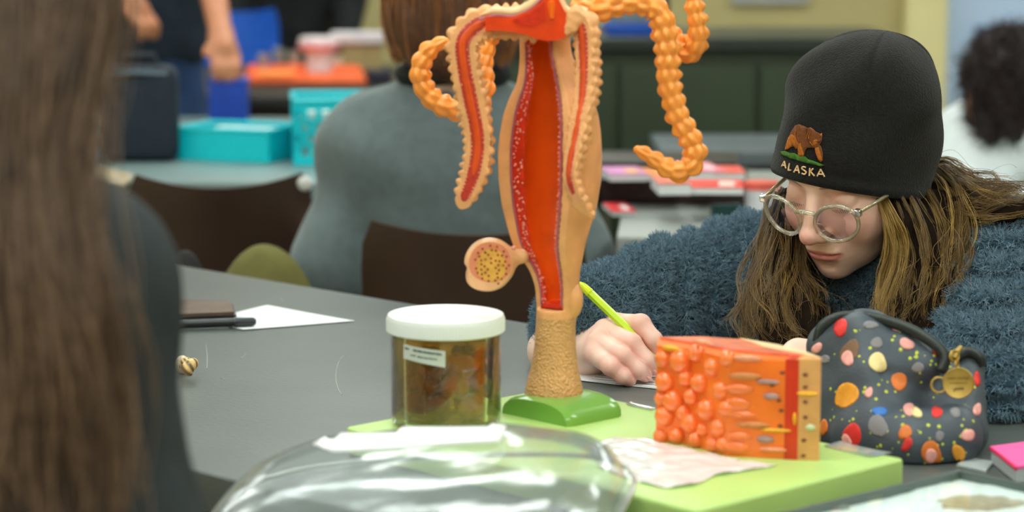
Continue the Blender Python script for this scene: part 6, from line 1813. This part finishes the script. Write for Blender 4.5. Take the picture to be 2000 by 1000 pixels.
# ------------------------------------------------------------------ things on the far tables
TEAL = mat('teal_plastic', srgb(0, 198, 212), 0.35, 0.05, 10)
TEAL2 = mat('teal_plastic_pale', srgb(40, 176, 186), 0.4, 0.05, 10)
def basket(c, sx, sy, hgt, rz, label, m, slots_x=(0, 0), slots_y=(0, 0), t=0.004):
    b = empty('plastic_basket', (c[0], c[1], TABLE), label, 'basket', 'teal baskets')
    R = Matrix.Rotation(rz, 3, 'Z')
    W = lambda x, y, z: Vector((c[0], c[1], TABLE)) + R @ Vector((x, y, z))
    MB().box(W(0, 0, 0.0035), (sx * 0.96, sy * 0.96, 0.005), rz).build('bottom', m, b, smooth=False)
    for ax, sg in (('x', -1), ('x', 1), ('y', -1), ('y', 1)):
        ln = sx if ax == 'x' else sy; rows, cols = slots_x if ax == 'x' else slots_y
        off = (sy if ax == 'x' else sx) / 2 * sg
        def piece(mb, a0, a1, z0, z1):
            cx, cz = (a0 + a1) / 2, (z0 + z1) / 2
            if ax == 'x': mb.box(W(cx, off, cz), (a1 - a0, t, z1 - z0), rz)
            else: mb.box(W(off, cx, cz), (t, a1 - a0, z1 - z0), rz)
        mb = MB()
        if rows == 0: piece(mb, -ln / 2, ln / 2, 0.001, hgt)
        else:
            zb0, zb1 = hgt * 0.16, hgt * 0.86
            piece(mb, -ln / 2, ln / 2, 0.001, zb0); piece(mb, -ln / 2, ln / 2, zb1, hgt)
            rh = (zb1 - zb0) / rows
            for r in range(rows):
                if r: piece(mb, -ln / 2, ln / 2, zb0 + r * rh - rh * 0.22, zb0 + r * rh + rh * 0.22)
                cw = ln * 0.94 / cols
                for k in range(cols + 1):
                    a = -ln * 0.47 + k * cw + (cw * 0.5 if r % 2 else 0)
                    piece(mb, a - cw * 0.22, a + cw * 0.22, zb0 + r * rh, zb0 + (r + 1) * rh)
        mb.build('side', m, b, smooth=False)
    rp = [W(x, y, hgt) for x, y in ((-sx / 2, -sy / 2), (sx / 2, -sy / 2), (sx / 2, sy / 2), (-sx / 2, sy / 2), (-sx / 2, -sy / 2), (sx / 2, -sy / 2))]
    for i in range(4): MB().tube([rp[i], rp[i + 1]], 0.005, 8).build('rim', m, b)
    return b
k0 = on(542, 321); k1 = on(345, 313)
dirx = (k0 - k1).normalized(); rzb = math.atan2(dirx.y, dirx.x)
pr_ = Vector((-dirx.y, dirx.x, 0))
cL = (k0 + k1) / 2 + pr_ * 0.085 - dirx * 0.012
basket((cL.x, cL.y), (k0 - k1).length - 0.02, 0.16, 0.062, rzb, 'low solid sided teal tray holding white paper', TEAL)
k2 = on(552, 326); r2 = math.radians(6)
d2 = Vector((math.cos(r2), math.sin(r2), 0)); cR = k2 + d2 * 0.150 + Vector((-d2.y, d2.x, 0)) * 0.115
basket((cR.x, cR.y), 0.255, 0.21, 0.125, r2, 'tall teal basket with slotted sides behind the grey fleece shoulder', TEAL, (4, 9), (4, 7))
sheet('white_papers', [(cL + dirx * 0.07 - pr_ * 0.06), (cL + dirx * 0.065 + pr_ * 0.066), (cL - dirx * 0.075 + pr_ * 0.066), (cL - dirx * 0.07 - pr_ * 0.06)], 'stack of white paper lying in the low teal tray', 'paper', mat('paper_cool', srgb(206, 226, 228), 0.7), z=TABLE + 0.0065, t=0.05)
tag(MB().box((cR.x, cR.y - 0.02, TABLE + 0.055), (0.215, 0.13, 0.095), r2, 0.004).build('foam_block', mat('foam_white', srgb(226, 232, 228), 0.8)), 'white foam block inside the tall slotted teal basket', 'block')
# navy padded bag
p = on(268, 318)
bg = empty('lunch_bag', p, 'dark navy padded bag standing upright beside the teal tray', 'bag')
MB().box((p.x, p.y + 0.05, TABLE + 0.094), (0.152, 0.10, 0.186), 0.12, 0.028).build('body', mat('navy_fabric', srgb(16, 30, 46), 0.75, 0.2, 30), bg)
MB().tube([Vector((p.x - 0.06, p.y + 0.0, TABLE + 0.172)), Vector((p.x, p.y - 0.006, TABLE + 0.176)), Vector((p.x + 0.06, p.y + 0.012, TABLE + 0.172))], 0.004, 8).build('zipper', mat('zip_grey', srgb(84, 104, 118), 0.5), bg)
MB().tube([Vector((p.x - 0.035, p.y + 0.05, TABLE + 0.186)), Vector((p.x - 0.03, p.y + 0.05, TABLE + 0.205)), Vector((p.x + 0.03, p.y + 0.05, TABLE + 0.205)), Vector((p.x + 0.035, p.y + 0.05, TABLE + 0.186))], 0.007, 8).build('handle', mat('navy_strap', srgb(30, 42, 54), 0.8), bg)
p = on(176, 312)
ct = empty('water_cup', p, 'pale blue translucent cup behind the brown hair at the left', 'cup')
MB().lathe(p, [(0.0, 0.001), (0.028, 0.001), (0.034, 0.07), (0.032, 0.07), (0.026, 0.004), (0.0, 0.004)], 24).build('cup_wall', mat('cup_blue', srgb(150, 186, 206), 0.3, 0.05), ct)
MB().lathe(p + Vector((0, 0, 0.07)), [(0.035, 0.0), (0.036, 0.004), (0.033, 0.004), (0.033, 0.0)], 24).build('rim', mat('cup_rim', srgb(190, 210, 220), 0.3), ct)
sheet('beige_folder', [on(150, 362), on(235, 372), on(262, 348), on(190, 328)], 'beige folder on the grey green table at the left', 'folder', mat('folder_beige', srgb(176, 160, 132), 0.6), t=0.006)
# blue box under the fist
p = Vector((at(444, 190, 5.60).x, 5.58, TABLE))
bb = empty('blue_box', p, 'royal blue lidded box under the fist of the standing person', 'box')
MB().box((p.x, p.y + 0.055, TABLE + 0.046), (0.088, 0.10, 0.09), 0.05, 0.004).build('body', mat('royal_blue', srgb(14, 62, 170), 0.4), bb)
MB().box((p.x, p.y + 0.055, TABLE + 0.095), (0.094, 0.106, 0.008), 0.05, 0.003).build('lid', mat('royal_blue_lid', srgb(20, 72, 184), 0.4), bb)
# orange tray
p0, p1, p2, p3 = on(480, 166), on(712, 168), on(700, 140), on(490, 138)
ot = empty('orange_tray', (p0 + p2) / 2, 'long flat orange foam tray on the black table', 'tray')
MB().prism([(q_.x, q_.y) for q_ in (p0, p1, p2, p3)], TABLE + 0.001, TABLE + 0.012).build('tray_base', mat('orange_foam', srgb(246, 98, 42), 0.5, 0.06), ot, smooth=False)
for a, b in ((p0, p1), (p1, p2), (p2, p3), (p3, p0)):
    MB().tube([a + Vector((0, 0, 0.012)), b + Vector((0, 0, 0.012))], 0.007, 8).build('raised_edge', mat('orange_edge', srgb(252, 112, 50), 0.5), ot)
tag(MB().box(((p0 * 0.75 + p2 * 0.25) + Vector((0, 0, 0.022))), (0.11, 0.08, 0.012), 0.1, 0.004).build('yellow_sponge', mat('sponge', srgb(250, 170, 90), 0.8, 0.1, 80)), 'pale orange sponge lying on the orange tray', 'sponge')
# white tub with pink rimmed lid
p = on(622, 150)
tb = empty('white_tub', p, 'white tub with a wide pink rimmed lid on the orange tray', 'tub')
pz_ = p + Vector((0.0, 0.04, 0.0125))
MB().lathe(pz_, [(0, 0), (0.036, 0), (0.040, 0.055), (0.040, 0.06), (0, 0.06)], 28).build('body', mat('tub_white', srgb(216, 220, 226), 0.4), tb)
MB().lathe(pz_ + Vector((0, 0, 0.06)), [(0, 0), (0.046, 0), (0.058, 0.012), (0.060, 0.035), (0.052, 0.042), (0, 0.042)], 28).build('lid', mat('tub_lid', srgb(236, 226, 232), 0.4), tb)
MB().tube([pz_ + Vector((0.059 * math.cos(a), 0.059 * math.sin(a), 0.074)) for a in np.linspace(0, 2 * math.pi, 29)], 0.006, 8, False).build('lid_rim', mat('rim_pink', srgb(214, 126, 140), 0.4), tb)
# beige carton with white lid
p = on(705, 136)
cbx = empty('carton', p, 'beige carton with a white overhanging lid on the black table', 'carton')
MB().box((p.x, p.y + 0.06, TABLE + 0.041), (0.125, 0.10, 0.08), 0.05, 0.003).build('body', mat('carton_beige', srgb(176, 156, 108), 0.7), cbx)
MB().box((p.x - 0.012, p.y + 0.055, TABLE + 0.096), (0.165, 0.13, 0.03), 0.03, 0.004).build('lid', mat('carton_lid', srgb(226, 224, 232), 0.6), cbx)
for i, (u, v, hh, lab) in enumerate(((515, 128, 0.05, 'short clear glass beaker at the left end of far table'), (545, 122, 0.06, 'tall clear glass beaker between two other beakers'), (575, 126, 0.055, 'clear glass beaker nearest the white tub'))):
    p = on(u, v + 12); bk2 = empty('beaker', p, lab, 'beaker', 'glass beakers')
    MB().lathe(p, [(0, 0.001), (0.019, 0.001), (0.02, hh), (0.0185, hh), (0.0175, 0.004), (0, 0.004)], 20).build('glass_wall', clear_mat('beaker_glass', (0.9, 0.93, 0.93), 0.12, haze=0.25, haze_col=srgb(190, 200, 196)), bk2)
    MB().lathe(p + Vector((0, 0, hh)), [(0.0195, 0), (0.023, 0.002), (0.0195, 0.003)], 20).build('lip', clear_mat('beaker_glass', (1, 1, 1)), bk2)
p = on(738, 165)
tag(MB().box((p.x, p.y + 0.03, TABLE + 0.021), (0.07, 0.06, 0.04), 0.3, 0.01).build('dark_pouch', mat('dark_violet', srgb(42, 38, 56), 0.7)), 'small dark violet pouch beside the orange tray', 'pouch')
# blue plastic chair and olive bag, black bag
chair((gx(455, 85, 7.86).x, 7.86), math.radians(180), 'bright blue plastic chair between the two standing people', mat('blue_chair', srgb(8, 92, 206), 0.4), w=0.30, back_z=(0.56, 0.92), name='blue_chair', group=None)
p = at(515, 540, 3.45)
ob = empty('olive_bag', (p.x, 3.45, 0), 'olive green backpack on the floor between the brown chairs', 'backpack')
oc2 = Vector((p.x, 3.45, 0.385))
V, F = sdf_mesh(lambda P: np.maximum(ell(P, oc2, (0.120, 0.10, 0.378)) + 0.008 * snoise(P, 7, 3), 0.003 - P[2]), *bounds(oc2 - Vector((0, 0, 0.36)), oc2 + Vector((0, 0, 0.36)), pad=0.16), 0.009)
build('sack', V, F, mat('olive_cloth', srgb(96, 92, 40), 0.85, 0.15, 40), ob)
MB().tube([oc2 + Vector((0.10 * math.sin(a), -0.085, 0.33 * math.cos(a) - 0.03)) for a in np.linspace(-1.1, 1.1, 15)], 0.005, 8).build('zipper', mat('olive_strap', srgb(70, 66, 30), 0.8), ob)
p = at(362, 520, 3.62)
bl = Vector((p.x, 3.62, 0.35))
V, F = sdf_mesh(lambda P: np.maximum(ell(P, bl, (0.07, 0.08, 0.378)) + 0.006 * snoise(P, 9, 6), 0.003 - P[2]), *bounds(bl - Vector((0, 0, 0.36)), bl + Vector((0, 0, 0.36)), pad=0.12), 0.009)
bb2 = empty('black_bag', (p.x, 3.62, 0), 'black cloth bag standing beside the olive backpack', 'bag')
build('sack', V, F, mat('black_cloth', srgb(24, 22, 22), 0.85), bb2)
MB().tube([bl + Vector((0.05 * math.sin(a), -0.07, 0.31 * math.cos(a) - 0.02)) for a in np.linspace(-1.1, 1.1, 15)], 0.005, 8).build('seam', mat('black_cloth2', srgb(30, 28, 28), 0.8), bb2)

# ------------------------------------------------------------------ right-hand table: flat dark boxes, booklets, white tub
DKB = mat('dark_wood', srgb(52, 26, 24), 0.45, 0.2, 30)
def flatbox(name, u0, u1, vf, dep, hgt, label, z=TABLE, rz=-0.1):
    a, b = on(u0, vf, z), on(u1, vf, z)
    c = (a + b) / 2 + Vector((0, dep / 2, 0))
    t = empty(name, (c.x, c.y, z), label, 'box')
    w = (b - a).length
    MB().box((c.x, c.y, z + 0.0045), (w, dep, 0.007), rz).build('bottom', DKB, t, smooth=False)
    for sx, sy, lx, ly in ((0, -1, w, 0.012), (0, 1, w, 0.012), (-1, 0, 0.012, dep), (1, 0, 0.012, dep)):
        o = Matrix.Rotation(rz, 3, 'Z') @ Vector((sx * (w / 2 - 0.006), sy * (dep / 2 - 0.006), 0))
        MB().box((c.x + o.x, c.y + o.y, z + hgt / 2 + 0.001), (lx, ly, hgt), rz, 0.002).build('side', DKB, t)
    MB().box((c.x, c.y, z + hgt + 0.003), (w * 0.995, dep * 0.995, 0.006), rz, 0.001).build('lid', mat('dark_lid', srgb(36, 30, 32), 0.4), t)
    return t, c, w
b1, c1, w1 = flatbox('flat_box', 1175, 1470, 400, 0.20, 0.036, 'near dark wooden flat box carrying the red booklets')
b2, c2, w2 = flatbox('flat_box', 1170, 1450, 368, 0.20, 0.040, 'far dark wooden flat box carrying the violet booklets')
def booklet(u0, u1, v0, v1, z, label, col, t=0.008, rz=0.0, col2=None):
    p = on((u0 + u1) / 2, (v0 + v1) / 2, z)
    w = (u1 - u0) / FPX * p.y; dp = abs(on(u0, v0, z).y - on(u0, v1, z).y)
    o = empty('booklet', p, label, 'booklet', 'colourful booklets')
    MB().box((p.x, p.y, z + t / 2 + 0.0005), (w * 0.98, dp * 0.98, t * 0.8), rz).build('pages', MAT_PAPER, o, smooth=False)
    MB().box((p.x, p.y, z + t + 0.0006), (w, dp, 0.0012), rz).build('cover', mat('cover_' + label[:12], col, 0.4, 0.15, 50), o, smooth=False)
    if col2: MB().box((p.x + w * 0.2, p.y - dp * 0.1, z + t + 0.0016), (w * 0.3, dp * 0.5, 0.0008), rz).build('cover_print', mat('coverp_' + label[:12], col2, 0.4), o, smooth=False)
z1 = TABLE + 0.044; z2 = TABLE + 0.048
booklet(1180, 1255, 356, 340, z2, 'violet and pink booklet at the left end of far box', srgb(208, 132, 190), 0.012, 0.1, srgb(240, 176, 80))
booklet(1235, 1320, 354, 341, z2, 'orange booklet on the far dark box', srgb(236, 140, 66), 0.010, -0.1, srgb(240, 210, 120))
booklet(1330, 1400, 354, 336, z2, 'pink booklet on the middle of far dark box', srgb(240, 140, 160), 0.016, 0.15, srgb(250, 200, 210))
booklet(1390, 1450, 354, 340, z2, 'coral booklet on the right end of far box', srgb(236, 92, 80), 0.013, 0.0)
booklet(1278, 1342, 384, 368, z1, 'salmon pink booklet on the near dark box', srgb(240, 124, 104), 0.02, 0.05)
booklet(1345, 1450, 382, 366, z1, 'long red booklet on the near dark box', srgb(232, 66, 60), 0.012, -0.05, srgb(250, 220, 210))
booklet(1186, 1232, 424, 406, TABLE, 'small red booklet lying flat on the grey table', srgb(236, 60, 66), 0.008, 0.1, srgb(240, 230, 230))
p = on(1487, 430)
wt = empty('white_container', p, 'white container with a red band beside the booklets', 'container')
MB().lathe(p, [(0, 0.001), (0.026, 0.001), (0.028, 0.05), (0, 0.05)], 24).build('body', mat('cont_white', srgb(214, 214, 220), 0.4), wt)
MB().lathe(p + Vector((0, 0, 0.05)), [(0.029, 0), (0.029, 0.012), (0, 0.012)], 24).build('lid', mat('cont_red', srgb(226, 96, 84), 0.4), wt)
p = on(1420, 424)
tag(MB().box((p.x, p.y, TABLE + 0.011), (0.05, 0.03, 0.02), 0.1, 0.004).build('teal_eraser', mat('dark_teal', srgb(30, 84, 84), 0.5)), 'small dark teal block on the grey table', 'block')
# dark board behind the person in white
bd_ = empty('wall_screen', (gx(1985, 80, 8.9).x + 0.3, 8.93, 1.0), 'dark wall screen with blue edge behind the person in white', 'screen')
q0, q1 = gx(1908, 52, 8.92), gx(2200, 300, 8.92)
MB().box(((q0.x + q1.x) / 2, 8.94, (q0.z + q1.z) / 2), (q1.x - q0.x, 0.05, q0.z - q1.z), 0, 0.006).build('bezel', mat('bezel_navy', srgb(44, 70, 110), 0.4), bd_)
MB().box(((q0.x + q1.x) / 2, 8.912, (q0.z + q1.z) / 2), (q1.x - q0.x - 0.05, 0.006, q0.z - q1.z - 0.05)).build('panel', mat('panel_dark', srgb(40, 50, 66), 0.3), bd_, smooth=False)
# poster on the back wall
q0, q1 = gx(1430, -60, 8.97), gx(1580, 6, 8.97)
MB().box(((q0.x + q1.x) / 2, 8.985, (q0.z + q1.z) / 2), (q1.x - q0.x, 0.012, q0.z - q1.z)).build('notice_board', mat('notice', srgb(170, 176, 176), 0.5), None, smooth=False)
tag(bpy.data.objects['notice_board'], 'pale grey notice panel on the beige wall', 'panel')
